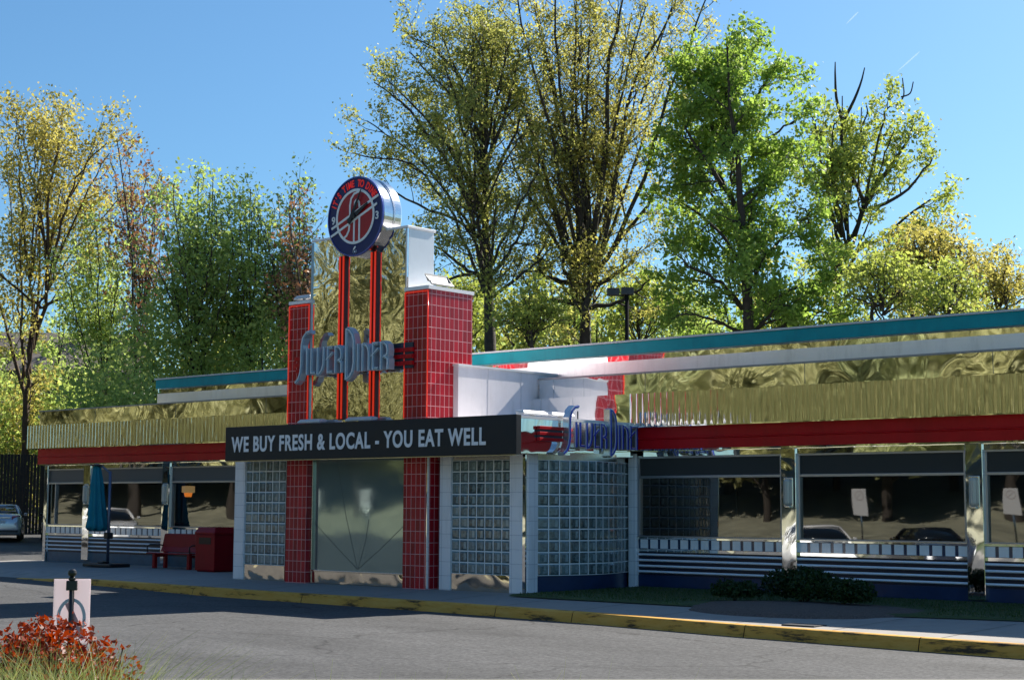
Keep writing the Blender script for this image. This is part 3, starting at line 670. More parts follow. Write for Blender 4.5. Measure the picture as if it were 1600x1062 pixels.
hand('hour_hand', (-.21, -.11), (.44, .26), [.13, .10, .05], .045)
hand('minute_hand', (-.16, -.16), (.24, .60), [.10, .07, .025], .065)
MB().lathe([(.05, yf - .085), (.05, yf - .03)], n=20, axis='y').build('hub', hk, CK)

for i, xx in enumerate((-5.43, -4.36)):
    n_ = thing('neon_tube', ('left' if i == 0 else 'right') + ' of the two upright red neon strips running down the mirrored tower below the clock', 'neon light', (xx, -.3, 3.8), group='upright neon strips')
    MB().box(-.085, .085, .04, .098, -.02, 3.82).build('channel', mat('neon_channel', (.10, .006, .008), .4), n_)
    for sx_ in (-.062, .062): MB().tube([(sx_, .01, 0), (sx_, .01, 3.8)], .022, 8).build('tube', red_neon, n_)
# flood lights
flm = mat('lamp_housing', (.62, .62, .64), .4, var=.05); flg = mat('lamp_grey', (.25, .25, .25), .5)
def flood(x, y, z, L_, rz, label, m=flm, tilt=.15):
    t = thing('flood_light', label, 'flood light', (x, y, z), rz, 'flood lights on the entrance')
    MB().loft([[(-L_ / 2, -.10, .05), (L_ / 2, -.10, .05), (L_ / 2, .12, .05 + tilt * .2), (-L_ / 2, .12, .05 + tilt * .2)], [(-L_ / 2, -.11, .09), (L_ / 2, -.11, .09), (L_ / 2, .13, .10 + tilt * .2), (-L_ / 2, .13, .10 + tilt * .2)], [(-L_ / 2 + .05, -.05, .15), (L_ / 2 - .05, -.05, .15), (L_ / 2 - .05, .08, .15), (-L_ / 2 + .05, .08, .15)]], smooth=False, close=True).build('housing', m, t, .012)
    MB().box(-.04, .04, -.03, .05, 0, .06).build('bracket', flg, t)
flood(-6.2, -.45, 3.66, .78, 0, 'white flood light on the canopy below the first letters of the tower sign')
flood(-4.52, -.45, 3.66, .85, 0, 'white flood light on the canopy below the right neon strip')
flood(.14, .10, 3.66, .80, math.pi / 2, 'pale flood light nearest the black board on the canopy side edge')
flood(.14, 1.02, 3.66, .78, math.pi / 2, 'pale flood light behind the tall first letter on the canopy side edge')
flood(-2.85, .35, 6.68, .75, math.pi / 2, 'grey flood light on top of the right red tiled pillar', flg, 1.2)
flood(-6.92, -.1, 6.68, .58, 0, 'white flood light on top of the left red tiled pillar')
# wall lamps
lampg = mat('lamp_glass', (.55, .53, .46), .15, coat=.5)
wl = [(-21.14, 'wall lamp on the pilaster behind the closed teal parasol'), (-17.06, 'wall lamp on the pilaster above the red bench'), (4.29, 'wall lamp on the pilaster above the largest shrub'), (8.40, 'wall lamp on the rightmost pilaster')]
p0 = None
for xx, lb in wl:
    if p0 is None:
        p0 = thing('wall_lamp', 'ribbed capsule ' + lb, 'wall lamp', (xx, YW - .10, 1.85), group='capsule wall lamps on the pilasters')
        th = np.linspace(R(-90), R(90), 13); rings = []
        for z, r_ in ((.0, .05), (.02, .085), (.06, .1), (.49, .1), (.53, .085), (.55, .05)): rings.append([(r_ * math.sin(t) * (1 if i % 2 else .94), -r_ * math.cos(t) * (1 if i % 2 else .94), z) for i, t in enumerate(th)])
        MB().loft(rings, smooth=False).build('shade', lampg, p0)
        MB().box(-.11, .11, -.005, .03, -.03, .58).box(-.06, .06, -.06, 0, -.05, 0).build('back_plate', trim, p0, .01)
    else: dup(p0, (xx, YW - .10, 1.85), 0, 'ribbed capsule ' + lb)
# pendant lamps inside
pd = thing('pendant_lamp', 'orange and cream pendant lamp hanging inside the window nearest the entrance', 'pendant lamp', (.95, 5.2, 2.03), group='pendant lamps inside the diner')
MB().lathe([(.10, 0), (.13, .12)], n=20).build('lower_shade', orange, pd); MB().lathe([(.13, .12), (.20, .14), (.20, .33), (.06, .34)], n=20).build('upper_shade', cream, pd)
MB().tube([(0, 0, .34), (0, 0, .92)], .01, 6).build('cord', plastic_k, pd)
dup(pd, (-18.25, 5.2, 2.05), 0, 'orange pendant lamp inside the left wing above the red bench')
# ------------------------------------------------------------------ things on the pavement
# closed cantilever parasol
U = thing('parasol', 'closed teal cantilever parasol hanging from a grey mast on a black base', 'umbrella', (-17.9, 1.95, 0), R(0))
ub = MB().box(-.62, .75, -.30, .42, 0, .10).box(-.15, .15, -.12, .12, .10, .16); o = ub.build('base', plastic_k, U, .03)
def on(P, Y): pass
mast = (-.22, .30)
MB().tube([(mast[0], mast[1], .1), (mast[0], mast[1], 2.78)], .045, 12).build('mast', mat('mast_grey', (.12, .15, .22), .35, .5), U)
MB().box(mast[0] - .10, mast[0] + .10, mast[1] - .10, mast[1] + .10, .80, .98).build('crank_box', plastic_k, U, .02)
MB().tube([(mast[0], mast[1], 2.72), (mast[0] - .25, mast[1] - .08, 2.90), (mast[0] - .50, mast[1] - .15, 2.98)], .032, 8).build('arm', MATS['mast_grey'], U)
cx_, cy2 = mast[0] - .48, mast[1] - .14
rings = []
for z, r_ in ((2.97, .05), (2.9, .10), (2.55, .15), (2.25, .19), (2.22, .175), (1.85, .21), (1.5, .25), (1.47, .235), (1.25, .27), (1.08, .30), (1.06, .22)):
    rings.append([(cx_ + (2.97 - z) * .06 + r_ * (1 + .22 * math.cos(8 * t + .6 * z)) * math.cos(t), cy2 + r_ * (1 + .22 * math.cos(8 * t + .6 * z)) * math.sin(t), z + (.05 * math.cos(8 * t) if z < 1.3 else 0)) for t in np.linspace(0, 2 * math.pi, 49)[:-1]])
MB().loft(rings, close=True).build('canopy', mat('teal_fabric', (.004, .20, .27), .8, var=.15, vscale=3), U)
MB().lathe([(.2, 2.94), (.21, 2.97), (.02, 3.0)], (cx_, cy2, 0), 16).build('canopy_cap', plastic_k, U)
# bench
B = thing('bench', 'red perforated metal bench standing against the left wing beside the red bin', 'bench', (-15.3, 2.7, 0))
bred = mat('bench_red', (.26, .004, .010), .4, var=.15, spec=.25)
prof = [(-.42, .44), (-.36, .455), (.0, .43), (.06, .44)]
MB().loft([[(x_, y_, z_) for y_, z_ in prof] + [(x_, y_, z_ - .025) for y_, z_ in prof[::-1]] for x_ in (-1.0, 1.0)], smooth=False, close=True).build('seat', bred, B, .006)
prof = [(.08, .46), (.14, .60), (.22, .96), (.26, .98)]
MB().loft([[(x_, y_, z_) for y_, z_ in prof] + [(x_, y_ + .03, z_) for y_, z_ in prof[::-1]] for x_ in (-1.0, 1.0)], smooth=False, close=True).build('backrest', bred, B, .006)
for x_ in (-.80, .80):
    MB().box(x_ - .06, x_ + .06, -.30, -.20, 0, .44).box(x_ - .06, x_ + .06, .08, .16, 0, .5).box(x_ - .05, x_ + .05, -.2, .08, .32, .40).build('leg', bred, B, .01)
for x_ in (-.98, .98): MB().tube([(x_, -.38, .46), (x_, -.40, .62), (x_, -.30, .67), (x_, .05, .66), (x_, .15, .64)], .02, 8).build('armrest', plastic_k, B)
# bin
L = thing('litter_bin', 'dark red square litter bin beside the left white post of the entrance', 'bin', (-12.85, 2.25, 0))
L.location = (-13.15, 2.35, 0)
MB().box(-.42, .42, -.42, .42, .03, 1.0).box(-.38, .38, -.38, .38, 0, .03).build('body', bred, L, .03)
MB().loft([[(-.44, -.44, 1.0), (.44, -.44, 1.0), (.44, .44, 1.0), (-.44, .44, 1.0)], [(-.44, -.44, 1.06), (.44, -.44, 1.06), (.44, .44, 1.06), (-.44, .44, 1.06)], [(-.36, -.36, 1.2), (.36, -.36, 1.2), (.36, .36, 1.2), (-.36, .36, 1.2)]], smooth=False, close=True).build('lid', bred, L, .015)
MB().box(-.26, .26, -.428, -.415, .74, .92).build('flap', mat('bin_dark', (.02, .003, .004), .4), L)
# paper scrap
# shrubs in the bed
shl = leaf_mat('shrub_leaf', (.010, .028, .008), (.035, .075, .018), .25)
def rand_quads(P, size, rng, flat=0.):
    n = len(P); a = rng.normal(size=(n, 3)); a[:, 2] *= (1 - flat); a /= np.linalg.norm(a, axis=1, keepdims=True)
    b = rng.normal(size=(n, 3)); b -= (b * a).sum(1, keepdims=True) * a; b /= np.linalg.norm(b, axis=1, keepdims=True)
    c = np.cross(a, b); s = size * (.45 + 1.0 * rng.random((n, 1)) ** 1.4)
    # leaf: a folded rhomb
    fold = a * s * .18
    return np.stack([P - b * s, P + c * s * .55 + fold, P + b * s, P - c * s * .55 + fold], 1)
def shrub(name, label, cat, loc, rx, ry, h, n, leaf, m, seed, group=None, lump=5, stems=9, z0=.08):
    rg = np.random.default_rng(seed); t = thing(name, label, cat, loc, 0, group)
    cs = []
    for k in range(lump):
        a = rg.uniform(0, 2 * math.pi); q = rg.uniform(.1, .6); cs.append((rx * q * math.cos(a), ry * q * math.sin(a), h * rg.uniform(.42, .70), rg.uniform(.42, .62)))
    P = []
    per = n // lump
    for (x_, y_, z_, s_) in cs:
        d_ = rg.normal(size=(per, 3)); d_ /= np.linalg.norm(d_, axis=1, keepdims=True); r_ = rg.uniform(.25, 1.08, (per, 1)) ** .45
        q = np.array([x_, y_, z_]) + d_ * r_ * np.array([rx * s_ * 1.2, ry * s_ * 1.2, h * .5]); P.append(q)
    P = np.concatenate(P); P = P[P[:, 2] > z0]
    quads('foliage', rand_quads(P, leaf, rg), m, t)
    g = MB()
    for k in range(stems):
        q = P[rg.integers(len(P))]; g.tube([(q[0] * .1, q[1] * .1, 0), (q[0] * .45, q[1] * .45, q[2] * .5), tuple(q)], [.02 * h, .013 * h, .004], 5)
    g.build('stem', bark, t, recalc=False); return t
shrub('shrub', 'low dark shrub at the left end of the mulch bed', 'shrub', (5.0, .35, .05), .55, .42, .36, 2600, .035, shl, 11, 'shrubs in the mulch bed')
shrub('shrub', 'largest dark shrub in the mulch bed, in front of the pilaster with a wall lamp', 'shrub', (6.25, .75, .06), .85, .6, .60, 7000, .038, shl, 12, 'shrubs in the mulch bed')
shrub('shrub', 'dark shrub at the right end of the mulch bed', 'shrub', (7.2, .45, .06), .62, .5, .42, 3600, .036, shl, 13, 'shrubs in the mulch bed')
# ------------------------------------------------------------------ near island with the hand sign, red bush, tall grass
ux, uy = np.array([.7172, .6969]), np.array([.6969, -.7172])      # along its edge, into the island
E0 = np.array([4.63, -14.85]) + uy * 1.7
def isl(s, d_, z): q = E0 + ux * s + uy * d_; return (q[0], q[1], z)
g = MB(); rows = []
for d_, z in ((-.16, -.30), (-.13, -.12), (.02, -.11), (.03, -.12), (1, -.08), (2.5, .0), (5, .18), (9, .33), (16, .4), (30, .4)):
    rows.append([isl(s, d_, z) for s in np.linspace(-16, 18, 24)])
MB().loft(rows[2:], smooth=True).build('grass_island', grass_m, recalc=False); tag(bpy.data.objects['grass_island'], kind='structure')
MB().loft(rows[:3], smooth=False).build('island_kerb', conc, recalc=False); tag(bpy.data.objects['island_kerb'], kind='structure')
sp = at(110, 985, 15.); pz = 0.02
sg = thing('post_sign', 'small white board seen from behind on a black post with a ball finial', 'sign', (sp[0], sp[1], pz))
MB().tube([(0, 0, 0), (0, 0, 1.09)], .024, 12).build('post', plastic_k, sg)
MB().lathe([(.024, 1.05), (.034, 1.06), (.034, 1.075), (.02, 1.085), (.022, 1.09), (.036, 1.10), (.042, 1.122), (.036, 1.145), (.018, 1.158), (.001, 1.161)], n=20).build('finial', plastic_k, sg)
bd = thing('x', 'x', 'x'); bpy.data.objects.remove(bd)
rv = math.atan2(RT[1], RT[0]) + R(8)
bo = MB().box(-.17, .17, .026, .034, .46, 1.065).build('board', leaf_mat('sign_back', (.80, .72, .74), (.82, .74, .75), .5), sg, .004); bo.rotation_euler = (0, 0, rv)
bk = MB().box(-.05, .05, -.03, .026, .96, 1.05).build('bracket', plastic_k, sg, .004); bk.rotation_euler = (0, 0, rv)
# print showing through the thin board
g = MB(); g.ribbon(arc(0, .70, .12, .17, 0, 360, 33), .03, 0, .002, ((0, .0255, 0), (1, 0, 0), (0, 0, 1), (0, -1, 0)))
o = g.build('ring_mark', mat('print_grey', (.52, .52, .60), .5), sg); o.rotation_euler = (0, 0, rv)
g = MB(); g.ribbon([(-.04, .84), (.12, .50)], .05, .0005, .003, ((0, .0255, 0), (1, 0, 0), (0, 0, 1), (0, -1, 0)))
o = g.build('red_mark', mat('print_red', (.68, .34, .37), .5), sg); o.rotation_euler = (0, 0, rv)
# red leaved bush
redl = leaf_mat('red_leaf', (.10, .014, .008), (.32, .05, .018), .4, (.26, .15, .03))
bb_ = at(60, 1040, 9.2)
shrub('red_bush', 'red and orange leaved bush at the near left corner beside the tall grass', 'bush', (bb_[0], bb_[1], .15), .60, .48, .86, 8000, .022, redl, 21, lump=9, stems=34, z0=.15)
b2_ = at(150, 1052, 9.0)
shrub('red_bush', 'smaller sprawling red leaved bush right of the biggest one, behind the grass tips', 'bush', (b2_[0], b2_[1], .15), .36, .34, .80, 3200, .022, redl, 22, lump=6, stems=22, z0=.15)
tall = leaf_mat('tall_grass_blade', (.10, .17, .03), (.36, .36, .15), .4, (.5, .42, .28))
n = 3800; rng = np.random.default_rng(8)
uu = rng.uniform(-60, 235, n) - 25 * rng.uniform(0, 1, n); dd = rng.uniform(6.6, 8.3, n)
pos = np.array([CAM + (FW + RT * (u - 800) / FPX) * d_ for u, d_ in zip(uu, dd)]); pos[:, 2] = .22
hh = np.interp(uu, [-60, 60, 140, 200, 240], [.80, .76, .72, .66, .55])
G1 = blades(n, pos, 1.03, .0034, .75, tall, 'tall_grass'); tag(G1, kind='stuff')
n = 240; uu = np.concatenate([rng.uniform(200, 700, 160), rng.uniform(700, 1100, 80)]); dd = rng.uniform(8.0, 9.5, n)
pos = np.array([CAM + (FW + RT * (u - 800) / FPX) * d_ for u, d_ in zip(uu, dd)]); pos[:, 2] = .20
tag(blades(n, pos, .78, .0022, .5, tall, 'tall_grass'), kind='stuff')

# ------------------------------------------------------------------ cars
def car(label, loc, rz, paint, group='cars parked on the lot'):
    t = thing('parked_car', label, 'car', loc, rz, group)
    gl = mat('car_glass', (.008, .010, .012), .04, coat=.5, spec=.8)
    def ring(y, zb, zt, hw, tuck=.06):
        return [(-hw + .05, y, zb), (-hw - .0, y, zb + .12), (-hw - .02, y, (zb + zt) / 2), (-hw + tuck * .5, y, zt - .08), (-hw + tuck + .05, y, zt), (-.3, y, zt + .02), (.3, y, zt + .02), (hw - tuck - .05, y, zt), (hw - tuck * .5, y, zt - .08), (hw + .02, y, (zb + zt) / 2), (hw, y, zb + .12), (hw - .05, y, zb)]
    st = [(-2.42, .36, .66, .70), (-2.40, .30, .90, .80), (-2.30, .25, 1.04, .86), (-2.05, .22, 1.09, .89), (-1.6, .22, 1.06, .90), (-1.0, .20, 1.0, .91), (0, .18, .97, .91), (.9, .20, .95, .91), (1.3, .22, .95, .90), (1.8, .22, .88, .88), (2.15, .24, .80, .84), (2.35, .28, .70, .76), (2.42, .34, .58, .62)]
    MB().loft([ring(*q) for q in st], close=True).build('body', paint, t)
    def cab(y, hw, z): return [(-hw, y, z)]
    # greenhouse: lower loop at the belt, upper loop at the roof
    lo = [(-.80, -1.75), (.80, -1.75), (.84, -1.0), (.85, 0), (.82, 1.0), (.74, 1.25), (-.74, 1.25), (-.82, 1.0), (-.85, 0), (-.84, -1.0)]
    hi = [(-.58, -1.05), (.58, -1.05), (.62, -.7), (.63, -.1), (.60, .25), (.56, .40), (-.56, .40), (-.60, .25), (-.63, -.1), (-.62, -.7)]
    MB().loft([[(x_, y_, .98) for x_, y_ in lo], [(x_ * .5 + a * .5, y_ * .48 + b_ * .52, 1.24) for (x_, y_), (a, b_) in zip(lo, hi)], [(x_, y_, 1.425) for x_, y_ in hi]], close=True).build('windows', gl, t)
    MB().loft([[(x_ * 1.03, y_ * 1.02, 1.40) for x_, y_ in hi], [(x_ * .98, y_, 1.455) for x_, y_ in hi], [(x_ * .6, y_ * .7, 1.48) for x_, y_ in hi]], close=True).build('roof', paint, t)
    g = MB()
    for s in (-1, 1):
        g.tube([(s * .79, -1.72, 1.03), (s * .70, -1.35, 1.25), (s * .60, -1.02, 1.43)], .045, 6); g.tube([(s * .75, 1.2, 1.0), (s * .66, .8, 1.24), (s * .58, .38, 1.43)], .04, 6)
        g.tube([(s * .87, -.1, 1.0), (s * .75, -.1, 1.24), (s * .64, -.1, 1.42)], .03, 6)
    g.build('roof_pillar', paint, t)
    for s in (-1, 1):
        MB().loft([[(s * .50, -2.425, .86), (s * .83, -2.30, .86), (s * .87, -2.1, .90), (s * .86, -2.05, 1.01), (s * .80, -2.32, 1.03), (s * .50, -2.40, 1.0)], [(s * .50, -2.30, .86), (s * .70, -2.2, .86), (s * .75, -2.0, .90), (s * .75, -2.0, 1.01), (s * .70, -2.2, 1.03), (s * .50, -2.3, 1.0)]], smooth=False, close=True).build('tail_light', mat('tail_red', (.35, .01, .015), .15, coat=.5), t)
        MB().lathe([(.001, -.0), (.09, 0), (.11, .03), (.09, .1), (.001, .1)], (s * .66, 2.32, .66), 14, 'y').build('headlight', mat('lamp_clear', (.7, .7, .72), .1, coat=.5), t)
        MB().loft([[(s * .88, .82, 1.0), (s * 1.04, .80, 1.0), (s * 1.04, .80, 1.12), (s * .9, .82, 1.12)], [(s * .88, .92, 1.0), (s * 1.02, .92, 1.02), (s * 1.02, .92, 1.1), (s * .9, .92, 1.12)]], smooth=False, close=True).build('mirror', paint, t, .02)
    MB().box(-.75, .75, -2.47, -2.30, .36, .44).build('bumper_trim', plastic_k, t, .02)
    MB().box(-.26, .26, -2.455, -2.42, .72, .84).build('number_plate', mat('plate', (.55, .58, .62), .4), t, .006)
    MB().box(-.45, .45, -2.44, -2.40, .93, .955).build('trunk_trim', trim, t)
    for s in (-1, 1):
        for y_ in (-1.45, 1.45):
            w_ = MB().lathe([(.20, -.10), (.31, -.11), (.335, -.07), (.335, .07), (.31, .11), (.20, .10), (.20, -.10)], (s * .80, y_, .335), 24, 'x', False).build('wheel', rubber, t)
            MB().lathe([(.001, .10 * s), (.06, .11 * s), (.19, .085 * s), (.205, .10 * s), (.205, -.08 * s), (.001, -.08 * s)], (s * .80, y_, .335), 20, 'x').build('rim', trim, w_)
    return t
silver = mat('silver_paint', (.50, .52, .56), .2, .55, coat=.6); blackp = mat('black_paint', (.008, .008, .010), .15, coat=.6); whitepaint = mat('white_paint', (.75, .75, .75), .2, coat=.6)
c0 = at(0, 848, 66.5); hd = math.atan2(-(-.86), .51)
car('silver sedan seen from behind at the left edge, parked in front of the dark fence', (c0[0], c0[1], lot_z(c0[0], 0) + .01), R(57), silver)
c1 = at(99, 848, 68); car('black car in deep shade between the silver sedan and the left wing', (c1[0], c1[1], lot_z(c1[0], 0) + .01), R(57), blackp)
# opposite side of the lot: seen only in the windows and polished steel
car('white car on the lot opposite, mirrored in the left windows', (-34.5, -6.5, lot_z(-34.5, 0)), R(-60), whitepaint)
car('white car on the lot opposite, mirrored in the right windows', (-5.2, -13.6, lot_z(-5, 0)), R(-42), whitepaint)
car('black car on the lot opposite, mirrored in the right windows', (-2.9, -17.0, lot_z(-5, 0)), R(-42), blackp)
# parking notices opposite, mirrored in the entrance panel and windows
def notice(loc, rz, label, h=2.55, bw=.44, bh=.66):
    t = thing('parking_notice', label, 'sign', loc, rz, 'parking notices opposite the entrance')
    MB().tube([(0, 0, 0), (0, 0, h)], .035, 8).build('post', trim, t)
    MB().box(-bw / 2, bw / 2, -.06, -.04, h - bh, h).build('board', mat('notice_white', (.50, .50, .50), .6), t, .005)
    MB().ribbon(arc(0, h - .27, .17, .17, 0, 360, 25), .03, .062, .066, F0).ribbon([(-.1, h - .17), (.1, h - .37)], .03, .0625, .067, F0).build('ring_mark', mat('notice_print', (.34, .30, .30), .6), t)
    return t
notice((-19.9, -14.5, -.15), R(180), 'white notice on a post opposite, mirrored at the middle of the entrance panel')
notice((-22.0, -14.0, -.15), R(180), 'white notice on a post opposite, mirrored at the left of the entrance panel')
notice((-10.1, -25.3, -.3), R(160), 'white notice on a post opposite, mirrored in the second right window', 2.9, .55, 1.0)
notice((-4.3, -26.6, -.3), R(160), 'white notice on a post opposite, mirrored in the rightmost window', 2.9, .55, 1.0)
# ------------------------------------------------------------------ background: fence, house, lamp post
def gpt(u, D): q = at(u, 800, D); return q[0], q[1]
fx0, fy0 = gpt(-190, 73); fx1, fy1 = gpt(150, 76)
Fn = thing('hedge', 'tall board screen standing in for a dark shaded fence behind the parked cars', 'hedge', ((fx0 + fx1) / 2, (fy0 + fy1) / 2, .2), math.atan2(fy1 - fy0, fx1 - fx0))
LF = math.hypot(fx1 - fx0, fy1 - fy0) / 2; fm = mat('dark_boards', (.022, .018, .016), .85, var=.4, vscale=2)  # dark boards added to give the deep shade of a tall hedge
g = MB(); k = -LF
while k < LF: g.box(k, k + .135, -.012, .012, -.4, 3.95); k += .15
g.build('boards', fm, Fn)
for k in np.arange(-LF, LF + .1, 2.4): MB().box(k - .06, k + .06, .014, .13, -.4, 4.0).build('post', fm, Fn)
hx, hy = gpt(10, 112)
Hs = thing('house', 'grey house with a long dull roof half hidden behind the bare left tree', 'house', (hx, hy, 5.4), R(48))
MB().box(-9, 9, -4, 4, -.2, 5.6).build('wall', mat('house_wall', (.24, .23, .24), .8, var=.1), Hs)
MB().loft([[(x_, -4.5, 5.5), (x_, 0, 8.6), (x_, 4.5, 5.5), (x_, 4.5, 5.3), (x_, 0, 8.35), (x_, -4.5, 5.3)] for x_ in (-9.5, 9.5)], smooth=False, close=True).build('roof', mat('house_roof', (.16, .135, .125), .9, var=.2), Hs)
for x_ in (-6, -2, 2, 6): MB().box(x_ - .6, x_ + .6, -4.05, -4.0, 3.2, 4.7).build('window', mat('house_glass', (.03, .04, .05), .1), Hs)
lp = at(980, 700, 64)
LP = thing('lamp_post', 'tall dark two headed parking lot lamp post rising behind the teal roof', 'lamp post', (lp[0], lp[1], -.2))
MB().tube([(0, 0, 0), (0, 0, 10.6)], .085, 10).build('pole', mat('matt_black', (.012, .012, .013), .9, spec=.05), LP)
for s, q in ((-1, .56), (1, -.02)):
    dx, dy = -RT[0] * q, -RT[1] * q
    o = MB().box(-.25, .25, -.18, .18, 10.58 - (.03 if q > .3 else 0), 10.88 - (.03 if q > .3 else 0)).build('lamp_head', plastic_k, LP, .02); o.location = (dx, dy, 0); o.rotation_euler = (0, 0, math.atan2(RT[1], RT[0]))
MB().tube([(0, 0, 10.5), (-RT[0] * .6, -RT[1] * .6, 10.62)], .03, 6).build('arm', plastic_k, LP)

# ------------------------------------------------------------------ trees
def spline(P, n):
    P = [np.array(p, float) for p in P]
    if len(P) == 2: P = [P[0], (P[0] + P[1]) / 2, P[1]]
    Q = [2 * P[0] - P[1]] + P + [2 * P[-1] - P[-2]]; out = []
    seg = len(P) - 1
    for t in np.linspace(0, seg - 1e-6, n):
        i = int(t); f = t - i; a, b_, c, d_ = Q[i:i + 4]
        out.append(.5 * (2 * b_ + (c - a) * f + (2 * a - 5 * b_ + 4 * c - d_) * f * f + (3 * b_ - a - 3 * c + d_) * f ** 3))
    return np.array(out)
def perp(t, rg):
    a = rg.normal(size=3); a -= (a @ t) * t; return a / (np.linalg.norm(a) + 1e-9)
class Tree:
    def __init__(s, seed): s.rg = np.random.default_rng(seed); s.g = MB(); s.L = []
    def limb(s, P, r0, r1, lv, spec, sides=7, start=.25):
        """P: smoothed points; recursion by level"""
        rg = s.rg; n = len(P); L = np.linalg.norm(np.diff(P, axis=0), axis=1).sum(); tt = np.linspace(0, 1, n)
        rad = r0 + (r1 - r0) * tt ** .8
        s.g.tube(P, list(rad), sides, caps=False)
        if lv >= len(spec['len']):
            return
        sp = spec['gap'][lv]; Lc = spec['len'][lv]; m = max(1, int(L * (1 - start) / sp))
        for q in range(m):
            t = start + (1 - start) * (q + rg.uniform(.1, .9)) / m
            i = min(int(t * (n - 1)), n - 2); f = t * (n - 1) - i; p = P[i] * (1 - f) + P[i + 1] * f
            tg = P[i + 1] - P[i]; tg /= np.linalg.norm(tg) + 1e-9
            ang = R(rg.uniform(*spec['ang'])); d_ = tg * math.cos(ang) + perp(tg, rg) * math.sin(ang)
            ln = Lc * rg.uniform(.55, 1.2) * (1 - .55 * t)
            pts = [p]; k = 5 if lv < 1 else 4
            for j in range(k):
                d_ = d_ + rg.normal(size=3) * spec['wig'] + np.array([0, 0, spec['lift']]); d_ /= np.linalg.norm(d_)
                pts.append(pts[-1] + d_ * ln / k)
            pts = np.array(pts); rr = max(min(rad[i] * .55, .03 * ln + .01), spec['rmin'])
            last = lv == len(spec['len']) - 1
            s.limb(pts, rr, spec['rmin'] * .7, lv + 1, spec, 4 if lv < 1 else 3, .2)
            if last:
                for j in range(1, len(pts)):
                    if rg.random() < spec['fill']: s.L.append(pts[j])
        if lv >= 1: s.L.append(P[-1])
    def finish(s, name, label, cat, base, spec, lm, bm, group=None, dead=None):
        rg = s.rg; t = thing(name, label, cat, tuple(base), 0, group); b = np.array(base)
        tr = s.g.build('trunk', bm, t, recalc=False); tr.location = tuple(-b)
        C_ = np.array(s.L); per = spec['per']
        if spec.get('keep'): C_ = C_[spec['keep'](C_)]
        P = np.repeat(C_, per, 0) + rg.normal(size=(len(C_) * per, 3)) * spec['spread'] * np.array([1, 1, .75])
        mx = spec.get('max', 60000)
        if len(P) > mx: P = P[rg.permutation(len(P))[:mx]]
        cr = quads('crown', rand_quads(P, spec['leaf'], rg), lm, t); cr.location = tuple(-b)
        return t
def pxlimbs(T, limbs, D, r0, r1, spec, spread=.35, n=14, start=.25, ghosts=1):
    """main limbs follow the photo; each also gets a twin turned about the trunk so the crown has depth"""
    rg = T.rg; base = at(limbs[0][0][0], limbs[0][0][1], D)
    for li, lb in enumerate(limbs):
        sd = rg.uniform(-1, 1) * spread; H = []
        p0 = at(*lb[0], D)
        if li == 0 and p0[2] > .1: H.append(np.array([p0[0], p0[1], -.1]))
        for (u, v) in lb:
            q = at(u, v, D); h = np.linalg.norm(q - p0); H.append(q + FW * sd * h)
        H = spline(H, n) + rg.normal(size=(n, 3)) * .05
        f = .55 + .45 * rg.random() if li else 1.
        T.limb(H, r0 if li == 0 else r0 * .34 * f, r1, 0, spec, 8, start if li else .45)
        if li:
            for k in range(ghosts):
                a = rg.choice([-1, 1]) * R(rg.uniform(55, 125)); c, s_ = math.cos(a), math.sin(a); Q = H - p0
                Q = np.stack([c * Q[:, 0] - s_ * Q[:, 1], s_ * Q[:, 0] + c * Q[:, 1], Q[:, 2]], 1) * np.array([.8, .8, rg.uniform(.85, 1.)])
                T.limb(Q + p0, r0 * .28 * f, r1, 0, spec, 6, start)
    gb = base.copy(); return gb

oak_l = leaf_mat('oak_spring_leaf', (.23, .24, .06), (.44, .45, .15), .62, (.40, .38, .14))
oak2_l = leaf_mat('oak_bronze_leaf', (.25, .24, .06), (.46, .44, .15), .62, (.42, .36, .14))
map_l = leaf_mat('maple_green_leaf', (.14, .24, .04), (.35, .46, .12), .6, (.44, .48, .14))
tul_l = leaf_mat('yellow_green_leaf', (.21, .26, .055), (.44, .49, .14), .6)
yel_l = leaf_mat('golden_leaf', (.28, .25, .065), (.48, .44, .15), .6, (.44, .40, .12))
gold_l = leaf_mat('orange_gold_leaf', (.29, .25, .07), (.47, .43, .14), .6)
mid_l = leaf_mat('mid_green_leaf', (.20, .29, .07), (.46, .55, .19), .6, (.50, .36, .20))
bush_l = leaf_mat('understory_leaf', (.17, .25, .06), (.46, .54, .18), .6, (.50, .36, .20))
pink_l = leaf_mat('bud_leaf', (.26, .13, .08), (.34, .19, .10), .4)
OAK = dict(len=[3.4, 1.5], gap=[.72, .38], ang=(32, 68), wig=.16, lift=.10, rmin=.016, fill=.95, per=9, spread=.24, leaf=.092, max=150000)
